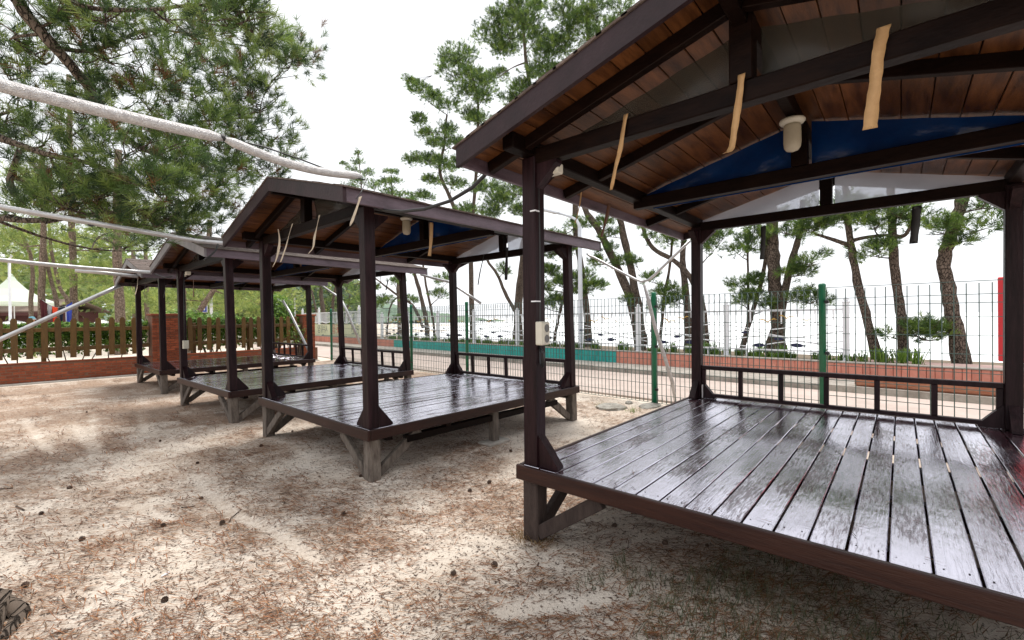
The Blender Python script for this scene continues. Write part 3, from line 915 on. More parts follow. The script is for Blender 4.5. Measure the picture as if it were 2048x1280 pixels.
# ------------------------------------------------------------------ welded mesh fence with green posts
mf = thing('mesh_fence', 'welded wire mesh fence on round green posts behind the shelters', 'fence', (0, 0, 0), SA)
FY, FH = 6.85, 1.76
fposts = [-15.84, -13.1, -10.68, -8.29, -5.9, -3.51, -1.21, 1.18, 3.5]
for x in fposts:
    MB().lathe((x, FY, -.3), [(.040, 0), (.040, FH + .33), (.043, FH + .335), (.043, FH + .36), (.030, FH + .375), (.010, FH + .38)], 14).build('fence_post', M['gpost'], mf, True)
def wire_panel(x0, x1, loops):
    mb = MB()
    X, Z = Vector((1, 0, 0)), Vector((0, 0, 1)); Y = Vector((0, 1, 0))
    n = int(round((x1 - x0 - .1) / (.075 if loops else .095)))
    st = (x1 - x0 - .1) / n
    rw = .0055 if loops else .0064
    def wire(p, q, r=rw):
        mb.tube([p, q], r, 4, False)
    for i in range(n + 1):
        x = x0 + .05 + i * st
        wire((x, FY, .03), (x, FY, FH))
        if loops and i < n:   # folded stiffening V at top and bottom
            for za, zb in ((FH, FH - .13), (.03, .16)):
                wire((x + .004, FY, za), (x + st / 2, FY - .055, (za + zb) / 2), .0028)
                wire((x + st / 2, FY - .055, (za + zb) / 2), (x + .004, FY, zb), .0028)
                
    for z in ((.03, .16, .34, .54, .74, .94, 1.14, 1.34, 1.50, FH - .13, FH) if loops else (.03, .22, .42, .62, .80, 1.0, 1.2, 1.4, 1.55, 1.64, FH + .02)):
        wire((x0 + .03, FY - .006, z), (x1 - .03, FY - .006, z), .0050)
    return mb.build('wire_panel', M['wire'], mf)
for a, b in zip(fposts[:-1], fposts[1:]):
    wire_panel(a, b, a < -2)
for x in fposts[:-1]:
    for z in (.25, .95, 1.6):
        MB().box((x + .030, FY - .05, z - .02), (x + .075, FY - .012, z + .02), .004).build('clamp', M['black'], mf)

# ------------------------------------------------------------------ white seaside railing with gulls and fish
rl = thing('seaside_railing', 'white railing with wave bars, gold gulls and dark blue fish along the sea', 'railing', (0, 0, 0), SA)
RY = 11.78
rposts = [-21.1 + i * 2.43 for i in range(9)]
pm = MB().box((-.055, -.055, 0), (.055, .055, 1.28), .006).box((-.072, -.072, 0), (.072, .072, .05), .006).box((-.065, -.065, 1.281), (.065, .065, 1.31), .004)
pm.lathe((0, 0, 1.311), [(.03, 0), (.05, .03), (.045, .06), (.02, .085)], 10)
pmesh = pm.mesh('post', M['white'])
for x in rposts:
    link('post', pmesh, rl, (x, RY, .40))
def flat_poly(pts, th=.012):
    return MB().prism([(x, 0, z) for x, z in pts], (0, th, 0))
gull = flat_poly([(-.20, .03), (-.13, .055), (-.05, .03), (0, -.015), (.05, .03), (.13, .055), (.20, .02), (.12, .03), (.045, .0), (.0, -.05), (-.045, -.005), (-.12, .028)]).mesh('gull', M['gold'])
fish = flat_poly([(-.20, 0), (-.12, .045), (-.02, .065), (.08, .05), (.15, .015), (.205, .045), (.19, 0), (.205, -.04), (.15, -.012), (.08, -.045), (-.02, -.06), (-.12, -.04)], .016).mesh('fish', M['navy'])
for pi, (a, b) in enumerate(zip(rposts[:-1], rposts[1:])):
    x0, x1 = a + .06, b - .06
    fr = MB()
    fr.box((x0, RY - .02, 1.52), (x1, RY + .02, 1.56)).box((x0, RY - .02, .60), (x1, RY + .02, .635))
    for q in range(7):
        x = x0 + (q + .5) * (x1 - x0) / 7
        ln = .12 + .17 * abs(math.sin(q * 1.3 + 1))
        fr.box((x - .012, RY - .012, 1.519 - ln), (x + .012, RY + .012, 1.519))
    for x in (x0 + .4, x1 - .4):
        fr.box((x - .013, RY - .013, .36), (x + .013, RY + .013, .599))
    fr.build('panel_frame', M['white'], rl)
    for wi, (zc, am, ph) in enumerate(((.76, .07, 0.), (.88, .07, 1.9), (1.0, .075, 3.4), (1.15, .06, 5.1))):
        pts = [(x0 + (x1 - x0) * t / 28, RY + .002 * wi, zc + am * math.sin(ph + 2.2 * math.pi * t / 28 + .5 * pi)) for t in range(29)]
        MB().tube(pts, .012, 5).build('wave_bar', M['white'], rl, True)
    for u, z, sc in ((.38, 1.30, 1.0), (.55, 1.38, .85), (.72, 1.31, .6)):
        link('gull', gull, rl, (x0 + u * (x1 - x0), RY - .034, z), (0, random.uniform(-.25, .25), 0), (sc, 1, sc))
    for u, z, sc in ((.16, 1.02, .45), (.30, .72, .8), (.48, .88, .6), (.64, .74, .8)):
        link('fish', fish, rl, (x0 + u * (x1 - x0), RY - .030, z), (0, random.uniform(-.06, .06), 0), (sc, 1, sc))

# taller railing with a printed banner, farther left
br = thing('banner_railing', 'white slatted railing carrying the pale banner, left of the wave railing', 'railing', (0, 0, 0), SA)
for x in (-31.8, -29.05, -26.2, -23.6):
    link('post', pmesh, br, (x, RY, .44), None, (1.15, 1, 1.28))
for a, b in ((-31.8, -29.05), (-29.05, -26.2), (-26.2, -23.6), (-23.6, -21.2)):
    fr = MB().box((a + .08, RY - .02, 1.86), (b - .08, RY + .02, 1.91)).box((a + .08, RY - .02, .62), (b - .08, RY + .02, .66))
    n = 14
    for q in range(n):
        x = a + .14 + (q + .5) * (b - a - .28) / n
        fr.box((x - .016, RY - .014, 1.24), (x + .016, RY + .014, 1.859))
    pts = [(a + .08 + (b - a - .16) * t / 20, RY, 1.28 + .05 * math.sin(t * .63)) for t in range(21)]
    fr.tube(pts, .022, 5)
    fr.build('panel_frame', M['white'], br)
bn = thing('banner', 'pale banner with mirrored Korean lettering and a grey arrow on the railing', 'banner', (0, 0, 0), SA)
BY = RY - .10
MB().box((-30.6, BY, .16), (-22.6, BY + .006, 1.16)).build('cloth', M['banner'], bn)
def text_part(txt, x, z, size, mm):
    cu = bpy.data.curves.new('lettering', 'FONT'); cu.body = txt; cu.size = size; cu.extrude = .001
    cu.align_x = 'CENTER'
    tmp = bpy.data.objects.new('lettering', cu); COL.objects.link(tmp)
    bpy.context.view_layer.update()
    dg = bpy.context.evaluated_depsgraph_get()
    me = bpy.data.meshes.new_from_object(tmp.evaluated_get(dg))
    COL.objects.unlink(tmp); bpy.data.objects.remove(tmp)
    me.materials.clear(); me.materials.append(M[mm])
    # printed on the far side and read through the cloth: mirrored
    o = link('lettering', me, bn, (x, BY - .006, z), (math.pi / 2, 0, 0), (-1, 1, 1))
    return o
text_part('\uc0e4\uc6cc\uc7a5', -28.3, .66, .56, 'ink')
text_part('\uc218\ub3d7\ubb3c', -26.1, .66, .60, 'redink')
text_part('\ucc9c\uc5f0', -23.9, .66, .56, 'ink')
MB().prism([(-28.6, BY - .005, .42), (-28.15, BY - .005, .56), (-28.15, BY - .005, .48), (-24.9, BY - .005, .48), (-24.9, BY - .005, .34), (-28.15, BY - .005, .34), (-28.15, BY - .005, .27)], (0, .003, 0)).build('arrow', M['ink'], bn)

# street lamp behind the railing
sl = thing('street_lamp', 'grey street lamp with one curved arm over the seaside railing', 'lamp post', (-7.870, 12.495, 0.333))
MB().lathe((0, 0, -.1), [(.11, 0), (.11, .14), (.075, .16), (.072, 2.0), (.060, 4.1)], 12).build('pole', M['lampgrey'], sl, True)
d = Vector(S2W(-1, 0)) - Vector(S2W(0, 0))
arm = [Vector((0, 0, 3.9)), Vector((0, 0, 4.1)) + d * .02, Vector((0, 0, 4.28)) + d * .12, Vector((0, 0, 4.42)) + d * .35, Vector((0, 0, 4.62)) + d * .85]
MB().tube(arm, [.060, .055, .045, .04, .035], 10).build('arm', M['lampgrey'], sl, True)
hd = MB()
hx = d.normalized() * .94 + Vector((0, 0, .34)); hx.normalize()
hy = Vector((0, 0, 1)).cross(hx).normalized(); hz = hx.cross(hy)
hc = arm[-1] + hx * .34
hd.obox(hc, hx, hy, hz, .36, .12, .045, .03)
hh_ = hd.build('lamp_head', M['lampgrey'], sl)
MB().obox(hc - hz * .05 + hx * .06, hx, hy, hz, .22, .09, .012, .008).build('lens', M['lens'], hh_)

# red board at the right-hand end of the fence
rb = tag(MB().box((-.03, -.3, 0), (.03, .3, 1.02), .01).build('red_board', M['red']), 'red panel at the right end behind the mesh fence', 'panel')
rb.location = Vector(S2W(.64, 7.9, .85)); rb.rotation_euler.z = math.radians(60)

# ------------------------------------------------------------------ silver awning poles
def pole(name, label, pts, r, mm='gal', cat='pole', grp='silver awning poles', joints=(), n=10):
    p = tag(MB().tube(pts, r, n).build(name, M[mm], None, True), label, cat, grp)
    for j, (a, rr) in enumerate(joints):
        a = Vector(a)
        MB().lathe(a, [(rr, -.012), (rr * 1.02, 0), (rr, .012)], 10, 'x').build('tie', M['black'], p)
    return p
fp = thing('foam_wrapped_pole', 'thick foil-foam wrapped pole crossing the upper left from the second shelter', 'pole', (-3.300, 0.980, 2.632), 0, 'silver awning poles')
o0 = Vector((-3.300, 0.980, 2.632))
def rel(pts): return [Vector(p) - o0 for p in pts]
fr_, ra_ = [], []
for (pa, pb, nm) in (((-3.300, -0.201, 2.611), (-3.300, 0.986, 2.628), 0), ((-3.300, 0.986, 2.628), (-3.300, 1.962, 2.611), 1)):
    a, b = Vector(pa) - o0, Vector(pb) - o0
    N = 16
    pts = [a.lerp(b, i / N) - Vector((0, 0, .012 * math.sin(math.pi * i / N))) for i in range(N + 1)]
    if nm == 1: pts = [a.lerp(b, i / N) - Vector((0, 0, .055 * math.sin(math.pi * i / N))) for i in range(N + 1)]
    rr = [(.033 if nm == 0 else .030) * (1 - .5 * (i in (0, N))) for i in range(N + 1)]
    MB().tube(pts, rr, 14).build('foam_sleeve', M['foam'], fp, True)
MB().tube([Vector((0, .02, .0)), Vector((0, .25, .01)), Vector((0, .5, -.012)), Vector((0, .8, -.05)), Vector((0, 1.02, -.045))], .006, 6).build('rope', M['black'], fp, True)
MB().tube([Vector((0, -.012, 0)), Vector((0, .012, .0))], .022, 10).build('tie', M['black'], fp)
tag(MB().tube([(-3.300, 2.021, 2.608), (-3.200, 1.901, 2.446), (-3.200, 1.857, 2.386)], .004, 6).build('hanging_wire', M['black']), 'short wire below the foam pole end at the second eave', 'wire')

def mp_(a, b, t, sag=0.0):
    a, b = Vector(a), Vector(b); q = a.lerp(b, t); q.z -= sag * math.sin(math.pi * t); return q
pole('awning_pole', 'silver pole running left from the third shelter roof', [mp_((-7.100, -0.329, 2.700), (-7.100, 1.796, 2.522), t / 8) for t in range(9)] + [(-7.100, 2.256, 2.528)], .031,
     joints=(((-7.100, 0.753, 2.598), .036), ((-7.100, 1.746, 2.529), .036)))
pole('awning_pole', 'thin silver pole running left above the picket fence to the farthest shelter', [mp_((-11.400, -0.539, 2.568), (-11.400, 2.093, 2.441), t / 8, .03) for t in range(9)], .036)
pole('awning_pole', 'short silver pole just below the thin one at the farthest gable', [(-11.700, 1.010, 2.427), (-11.700, 1.430, 2.409), (-11.700, 1.929, 2.371)], .034)
pole('awning_pole', 'slanting grey pole dropping left from the farthest eave across the fence', [mp_((-14.500, -0.712, 0.606), (-14.500, 2.043, 2.349), t / 8) for t in range(9)], .046,
     joints=(((-14.500, 0.448, 1.334), .052),))
# frames sagging between the backs of the shelters
pole('bent_pipe', 'silver pipe bent into a V behind the nearest shelter', [(-3.591, 5.900, 2.406), (-3.539, 5.900, 2.363), (-3.453, 5.900, 2.325), (-3.086, 5.900, 2.117), (-2.803, 5.900, 1.962), (-2.714, 5.900, 1.928), (-2.619, 5.900, 1.943), (-2.526, 5.900, 2.012), (-2.283, 5.900, 2.220), (-2.047, 5.900, 2.416)], .018)
pole('leaning_pole', 'foil-wrapped pole leaning beside the green post behind the nearest shelter', [(-2.708, 5.950, 1.896), (-2.667, 6.000, 1.672), (-2.619, 6.100, 1.285), (-2.555, 6.250, 0.890), (-2.495, 6.400, 0.485), (-2.888, 7.510, 0.000)], [.018, .026, .027, .027, .027, .02], 'foam')
pole('bent_pipe', 'silver pipe sagging between the second and third shelters', [(-7.629, 5.900, 2.377), (-7.174, 5.900, 2.263), (-6.760, 5.900, 2.176), (-6.290, 5.900, 1.938), (-5.876, 5.900, 1.725)], .026)
pole('bent_pipe', 'silver pipe sagging between the third and farthest shelters', [(-12.038, 5.900, 2.404), (-11.485, 5.900, 2.186), (-10.989, 5.900, 2.008), (-10.762, 5.950, 1.666), (-10.413, 6.100, 0.833)], .03)
pole('leaning_pole', 'pale pole leaning behind the farthest shelter in front of the brick pillar', [(-14.155, 5.750, 2.031), (-13.795, 5.800, 1.677), (-13.323, 5.850, 1.127), (-12.782, 5.900, 0.531)], .036)

# black cable between the two near eaves
tag(MB().tube([(-2.095, 2.200, 2.480), (-2.133, 2.200, 2.421), (-2.256, 2.200, 2.361), (-2.493, 2.200, 2.309), (-2.785, 2.200, 2.299), (-3.077, 2.200, 2.327), (-3.311, 2.200, 2.374), (-3.424, 2.200, 2.423)], .0135, 8).build('power_cable', M['black'], None, True),
    'black cable drooping between the two nearest roofs', 'cable')
tag(MB().tube([(-41.438, 16.765, 16.507), (-24.105, 15.621, 10.223), (-14.189, 14.967, 8.262), (-8.276, 14.577, 7.530)], .008, 5).build('overhead_wire', M['black']), 'thin overhead wire crossing the sky above the second roof', 'wire')
tag(MB().tube([(-11.300, 2.129, 2.406), (-11.200, 2.270, 2.327), (-11.100, 2.373, 2.367)], .012, 6).build('loose_cable', M['black'], None, True), 'small dark cable loop at the third eave', 'cable')
tag(MB().tube([(-7.000, 1.841, 2.262), (-7.000, 1.910, 2.322), (-7.000, 1.981, 2.410), (-7.000, 2.006, 2.494)], .012, 6).build('loose_cable', M['black'], None, True), 'dark cable curling below the third roof corner', 'cable')

# ------------------------------------------------------------------ tape strips and straps hanging from the beams
def strip(pts, widths, label, mm='tape', wdir=(1, 0, 0), name='tape_strip', grp='strips hanging from the beams'):
    P = [Vector(p) for p in pts]
    o = MB().ribbon(smooth_poly(P, 4), wdir, list(np.interp(np.linspace(0, 1, (len(P) - 1) * 4 + 1), np.linspace(0, 1, len(P)), widths) * .86 * (1 + .06 * np.sin(np.arange((len(P) - 1) * 4 + 1) * 1.9))), twist={'tape': .22, 'tape_w': .1}.get(mm, .15)).build(name, M[mm], None, True)
    return tag(o, label, 'strip', grp)
strip([(-1.119, 2.255, 2.544), (-1.135, 2.250, 2.456), (-1.149, 2.240, 2.353), (-1.182, 2.250, 2.268), (-1.204, 2.260, 2.201), (-1.227, 2.280, 2.160)], [.030, .028, .030, .028, .026, .018], 'left tan tape strip on the front beam of the nearest shelter')
strip([(-0.544, 2.250, 2.550), (-0.551, 2.250, 2.479), (-0.563, 2.250, 2.391), (-0.577, 2.245, 2.291), (-0.585, 2.240, 2.229), (-0.593, 2.220, 2.200), (-0.604, 2.200, 2.191)], [.036, .034, .036, .034, .034, .034, .032], 'middle tan tape strip with curled end on the nearest front beam')
strip([(-0.043, 2.255, 2.554), (-0.052, 2.250, 2.506), (-0.061, 2.245, 2.446), (-0.069, 2.240, 2.350), (-0.079, 2.240, 2.257), (-0.087, 2.240, 2.167)], [.05, .050, .046, .046, .050, .054], 'wide tan tape strip at right on the nearest front beam')
strip([(-1.950, 3.130, 2.484), (-1.950, 3.113, 2.392), (-1.950, 3.074, 2.284), (-1.950, 3.028, 2.194)], [.014, .02, .018, .008], 'thin twisted tape by the left beam of the nearest shelter', 'tape', (0, 1, 0))
strip([(-1.950, 3.592, 2.447), (-1.950, 3.526, 2.295), (-1.950, 3.444, 2.136)], [.06, .055, .055], 'brown strap hanging from the left beam of the nearest shelter', 'strap', (0, 1, 0))
strip([(-1.097, 5.360, 2.389), (-1.103, 5.360, 2.188), (-1.114, 5.360, 2.036)], [.055, .055, .05], 'black strap under the rear beam near the left post', 'black')
strip([(0.113, 5.360, 2.394), (0.102, 5.360, 2.228), (0.088, 5.360, 2.065)], [.075, .07, .065], 'black strap under the rear beam toward the right post', 'black')
strip([(-5.526, 2.200, 2.522), (-5.488, 2.200, 2.400), (-5.520, 2.200, 2.275), (-5.596, 2.200, 2.164), (-5.700, 2.200, 2.090)], [.03, .06, .07, .065, .01], 'leftmost cream tape on the second shelter gable beam', 'tape_w')
strip([(-5.135, 2.200, 2.529), (-5.229, 2.200, 2.413), (-5.327, 2.200, 2.277), (-5.469, 2.200, 2.129)], [.035, .012, .04, .075], 'second cream tape fluttering on the second shelter gable beam', 'tape_w')
strip([(-4.500, 2.200, 2.524), (-4.557, 2.200, 2.419), (-4.616, 2.200, 2.308), (-4.652, 2.200, 2.208), (-4.757, 2.200, 2.156)], [.04, .012, .05, .055, .03], 'third cream tape fluttering on the second shelter gable beam', 'tape_w')
strip([(-3.206, 1.900, 2.415), (-3.276, 1.900, 2.321), (-3.347, 1.900, 2.232), (-3.371, 1.900, 2.207)], [.05, .05, .045, .01], 'silvery tape on the front corner of the second shelter eave', 'tape_w')
strip([(-3.550, 2.884, 2.411), (-3.550, 2.875, 2.235), (-3.550, 2.853, 2.073)], [.045, .045, .05], 'orange-brown strap under the right beam of the second shelter', 'tape', (0, 1, 0))
strip([(-5.184, 5.300, 2.484), (-5.282, 5.300, 2.204), (-5.332, 5.300, 1.999)], [.03, .03, .025], 'thin dark strap behind the rear beam of the second shelter', 'black')
strip([(-4.677, 5.300, 2.552), (-4.692, 5.300, 2.278), (-4.706, 5.300, 2.042)], [.07, .07, .065], 'wide dark strap behind the rear beam of the second shelter', 'black')
strip([(-7.939, 5.300, 2.248), (-8.015, 5.300, 2.047)], [.06, .05], 'dark strap under the rear beam of the third shelter', 'black')
strip([(-13.342, 2.200, 2.512), (-13.473, 2.200, 2.253), (-13.713, 2.200, 2.088)], [.05, .09, .08], 'pale tape on the farthest shelter corner', 'tape_w')
for u, v, lb in ((262, 575, 'left'), (331, 585, 'middle'), (394, 570, 'right')):
    pass
strip([(-13.139, 2.300, 2.412), (-13.204, 2.300, 2.243), (-13.374, 2.300, 2.088)], [.03, .05, .03], 'dark strap left on the farthest gable beam', 'black')
strip([(-9.157, 2.250, 2.156), (-9.165, 2.250, 2.003), (-9.172, 2.250, 1.866)], [.05, .05, .05], 'brown strap under the third shelter beam', 'strap')
strip([(-11.521, 2.350, 2.208), (-11.611, 2.350, 2.088), (-11.747, 2.350, 1.947)], [.05, .06, .04], 'dark strap hanging right of the farthest front post', 'black')

# ------------------------------------------------------------------ pines
def needles(pos, axis, shoot, nn, nlen, nwid, rng, cols, spread=(0.5, 1.15)):
    """bottle-brush shoots: pos (N,3), axis (N,3) -> triangles"""
    N = len(pos)
    p = np.repeat(pos, nn, 0); a = np.repeat(axis, nn, 0)
    t = rng.random((N * nn, 1)) ** .7
    r = rng.normal(size=(N * nn, 3))
    r -= (r * a).sum(1, keepdims=True) * a
    r /= np.linalg.norm(r, axis=1, keepdims=True) + 1e-9
    th = rng.uniform(spread[0], spread[1], (N * nn, 1))
    d = a * np.cos(th) + r * np.sin(th)
    d[:, 2] += .12
    d /= np.linalg.norm(d, axis=1, keepdims=True)
    base = p + a * (shoot * t)
    L = nlen * rng.uniform(.65, 1.1, (N * nn, 1))
    side = np.cross(d, rng.normal(size=(N * nn, 3)))
    side /= np.linalg.norm(side, axis=1, keepdims=True) + 1e-9
    V = np.empty((N * nn, 3, 3))
    V[:, 0] = base - side * nwid / 2; V[:, 1] = base + side * nwid / 2; V[:, 2] = base + d * L
    C = np.repeat(np.repeat(cols, nn, 0) * rng.uniform(.8, 1.2, (N * nn, 1)), 3, 0)
    return V.reshape(-1, 3), C

def sample_pads(pads, rng):
    """tufts gathered in uneven sub-clumps inside each flattened pad"""
    P, A = [], []
    for c, (rx, ry, rz), n in pads:
        k = max(3, int(round(n / 16)))
        cu = rng.normal(size=(k, 3)); cu /= np.linalg.norm(cu, axis=1, keepdims=True)
        cu *= rng.random((k, 1)) ** .4 * np.array([.95, .95, .75])
        ci = rng.integers(0, k, n)
        u = rng.normal(size=(n, 3)); u /= np.linalg.norm(u, axis=1, keepdims=True)
        q = cu[ci] + u * rng.random((n, 1)) ** .5 * np.array([.55, .55, .6])
        P.append(np.array(c) + q * np.array([rx, ry, rz]))
        a = u * np.array([.8, .8, .5]) + cu[ci] * np.array([.6, .6, .2]) + np.array([0, 0, .65]) + rng.normal(size=(n, 3)) * .3
        A.append(a / np.linalg.norm(a, axis=1, keepdims=True))
    return np.concatenate(P), np.concatenate(A)

def curve_pts(a, b, n, bow, rnd):
    a, b = Vector(a), Vector(b)
    d = b - a
    o = Vector((rnd.uniform(-1, 1), rnd.uniform(-1, 1), rnd.uniform(-.2, 1))) * d.length * bow
    return [a.lerp(b, t / n) + o * math.sin(math.pi * t / n) + Vector((0, 0, -d.length * .06 * math.sin(math.pi * t / n))) for t in range(n + 1)]

GREEN = np.array([[0.07, 0.129, 0.029], [0.105, 0.182, 0.036], [0.152, 0.245, 0.048], [0.217, 0.308, 0.06], [0.053, 0.098, 0.031]])
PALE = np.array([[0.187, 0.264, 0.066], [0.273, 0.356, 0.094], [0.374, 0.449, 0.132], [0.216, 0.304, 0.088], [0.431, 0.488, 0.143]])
def pine(name, label, stems, pads, seed, tuft=dict(nn=24, shoot=.17, nlen=.15, nwid=.012), dens=1.75, pal=GREEN, group='pines by the sea', bark='bark', sides=9, cat='pine tree', deadcol=None, brown=0.0, flare=0.0, fat=1.22):
    """stems: list of (points, r0, r1); pads: list of (centre, rx, ry, rz, n)"""
    rnd = random.Random(seed); rng = np.random.default_rng(seed)
    base = Vector(stems[0][0][0])
    t = thing(name, label, cat, base, 0, group)
    skel = []
    for si, (pts, r0, r1) in enumerate(stems):
        sp = smooth_poly(pts, 5)
        n = len(sp)
        rr = []
        for i in range(n):
            q = i / (n - 1)
            f = r0 + (r1 - r0) * q
            if si == 0: f *= 1 + .35 * max(0, 1 - q * 9) + flare * math.exp(-max(0, sp[i].z) / .13)
            rr.append(f * (1 + rnd.uniform(-.09, .09)))
        sp2 = [p + Vector((rnd.uniform(-1, 1), rnd.uniform(-1, 1), 0)) * r0 * .10 for p in sp]
        if si == 0:
            sp2[0] = sp2[0] - Vector((0, 0, .25))
        MB().tube([p - base for p in sp2], rr, sides if r0 > .07 else 6).build('trunk' if si == 0 else 'stem', M[bark], t, True)
        skel += [(p, r) for p, r in zip(sp2, rr)]
    limbs = MB()
    PD = []
    for c, rx, ry, rz, n in pads:
        c = Vector(c)
        PD.append((tuple(c), (rx * fat, ry * fat, rz * fat), max(4, int(n * dens))))
        # attach to a skeleton point that is near but a little lower
        best = min(skel, key=lambda s: (s[0] - c).length + 1.2 * max(0, s[0].z - c.z + .1))
        r0 = min(best[1] * .55, .012 + .018 * (best[0] - c).length)
        cp = curve_pts(best[0], c + Vector((0, 0, -rz * .4)), 7, .10, rnd)
        limbs.tube([p - base for p in cp], [r0 + (.008 - r0) * i / 7 for i in range(8)], 5, False)
        if best[1] > .02:
            skel += [(p, r0 * (1 - i / 9)) for i, p in enumerate(cp) if i > 3]
        for q in range(6):
            e = c + Vector((rnd.uniform(-.85, .85) * rx, rnd.uniform(-.85, .85) * ry, rnd.uniform(-.5, .7) * rz))
            s0 = cp[rnd.choice((4, 5, 6, 7))]
            tp = curve_pts(s0, e, 3, .12, rnd)
            limbs.tube([p - base for p in tp], [.009, .007, .005, .003], 4, False)
    limbs.build('branches', M[bark], t, True)['kind'] = 'stuff'
    pos, ax = sample_pads(PD, rng)
    cols = pal[rng.integers(0, len(pal), len(pos))] * rng.uniform(.8, 1.2, (len(pos), 1))
    if brown:
        bm_ = rng.random(len(pos)) < brown
        cols[bm_] = np.array([.17, .085, .035]) * rng.uniform(.7, 1.2, (bm_.sum(), 1))
    V, C = needles(pos, ax, tuft['shoot'], tuft['nn'], tuft['nlen'], tuft['nwid'], rng, cols)
    me = tri_mesh('crown', V - np.array(base), np.arange(len(V)).reshape(-1, 3), M['pine'], C)
    link('crown', me, t)
    return t

def pd(c, r, n, fl=.55):
    return (c, r, r, r * fl, n)

# --- sea-side pines, right to left
pine('pine_tree', 'leaning pine with a kinked trunk at the far right behind the mesh fence',
     [([(0.948, 12.966, 0.267), (0.843, 12.973, 1.187), (0.757, 12.978, 1.809), (0.686, 12.983, 2.521), (0.792, 12.976, 3.048), (0.956, 12.965, 3.718), (1.058, 12.958, 4.325)], .135, .10)],
     [pd((0.610, 12.587, 3.142), .35, 60), pd((1.154, 12.752, 3.120), .42, 80), pd((0.945, 12.765, 2.920), .25, 40), pd((1.348, 12.639, 3.558), .45, 70),], 101, fat=.98, dens=.95)
pine('pine_tree', 'knotty upright pine with a low side branch, second from the right',
     [([(0.047, 13.125, 0.345), (0.011, 13.128, 1.293), (-0.093, 13.135, 2.316), (-0.131, 13.137, 3.188), (-0.151, 13.138, 4.194), (-0.077, 13.134, 5.285)], .10, .07),
      ([(0.084, 13.123, 1.128), (0.197, 13.015, 0.990), (0.430, 12.900, 0.861), (0.651, 12.885, 0.919)], .025, .01),
      ([(-0.123, 13.137, 3.142), (0.078, 13.023, 3.146), (0.177, 13.017, 3.403), (0.227, 13.013, 3.825)], .05, .02)],
     [pd((0.244, 12.912, 1.102), .30, 52), pd((0.448, 12.899, 1.209), .30, 60), pd((0.614, 12.888, 1.022), .28, 50), pd((0.400, 12.902, 0.966), .30, 50), pd((-0.149, 12.938, 0.944), .16, 20),
      pd((-0.474, 12.959, 2.816), .38, 70), pd((-0.300, 12.948, 2.908), .25, 40), pd((-0.002, 12.828, 3.616), .55, 120), pd((0.321, 13.007, 3.540), .5, 90),], 102, fat=.98, dens=.95)
pine('pine_tree', 'leaning pine trunk just right of the tallest green post',
     [([(-0.384, 12.953, 0.312), (-0.572, 12.966, 1.275), (-0.756, 12.978, 2.216), (-0.862, 12.985, 3.009), (-0.905, 12.988, 3.500), (-0.964, 12.992, 4.554)], .10, .06),
      ([(-0.843, 12.984, 3.006), (-1.068, 12.999, 3.127), (-1.359, 13.018, 3.283), (-1.559, 13.031, 3.383)], .06, .025),
      ([(-0.861, 12.985, 3.124), (-0.605, 12.968, 3.170), (-0.213, 12.942, 3.173), (0.036, 12.926, 3.117)], .05, .02)],
     [pd((-1.627, 12.935, 3.535), .48, 100), pd((-1.326, 12.915, 3.668), .5, 110), pd((-0.981, 12.893, 3.727), .5, 110), pd((-0.669, 12.872, 3.731), .45, 90), pd((-1.466, 13.125, 3.903), .6, 110),
      pd((-0.420, 12.755, 3.396), .3, 50)], 103, fat=.98, dens=.95)
pine('pine_tree', 'stout forked pine left of the tallest green post',
     [([(-2.481, 13.493, 0.445), (-2.452, 13.491, 1.301), (-2.502, 13.494, 2.290), (-2.543, 13.497, 3.151), (-2.583, 13.499, 4.081), (-2.600, 13.501, 5.009)], .185, .12),
      ([(-2.370, 13.485, 1.406), (-2.226, 13.476, 2.337), (-2.041, 13.464, 3.093), (-1.905, 13.455, 3.649), (-1.857, 13.452, 4.337)], .10, .06),
      ([(-2.734, 13.409, 0.440), (-2.552, 13.397, 0.909), (-2.475, 13.492, 1.301)], .09, .08)],
     [pd((-1.913, 13.155, 2.487), .30, 60), pd((-2.130, 13.169, 2.466), .22, 36), pd((-1.679, 13.139, 2.775), .32, 56), pd((-2.004, 13.161, 1.830), .24, 40), pd((-1.665, 13.138, 1.768), .30, 60), pd((-1.852, 13.151, 1.985), .22, 32),
      pd((-2.266, 13.178, 3.596), .38, 70), pd((-1.672, 13.139, 3.755), .45, 80)], 104, fat=.98, dens=.95)
pine('pine_tree', 'slender twin-stemmed pine right of the rear post',
     [([(-3.380, 13.652, 0.355), (-3.166, 13.638, 1.234), (-2.858, 13.618, 2.318), (-2.692, 13.607, 3.379), (-2.623, 13.602, 4.504)], .075, .035),
      ([(-3.193, 13.640, 1.165), (-3.182, 13.639, 2.407), (-3.185, 13.639, 3.648)], .045, .025)],
     [pd((-3.203, 13.440, 3.352), .40, 90), pd((-3.357, 13.450, 3.164), .25, 40), pd((-3.014, 13.428, 3.531), .35, 64), pd((-3.237, 13.442, 2.290), .33, 70), pd((-2.986, 13.426, 2.383), .26, 46), pd((-3.317, 13.448, 1.828), .36, 80),
      pd((-2.903, 13.420, 1.948), .32, 64), pd((-2.665, 13.405, 1.634), .26, 50), pd((-3.095, 13.533, 4.031), .4, 80), pd((-2.607, 13.501, 4.085), .35, 60)], 105, fat=.98, dens=.95)
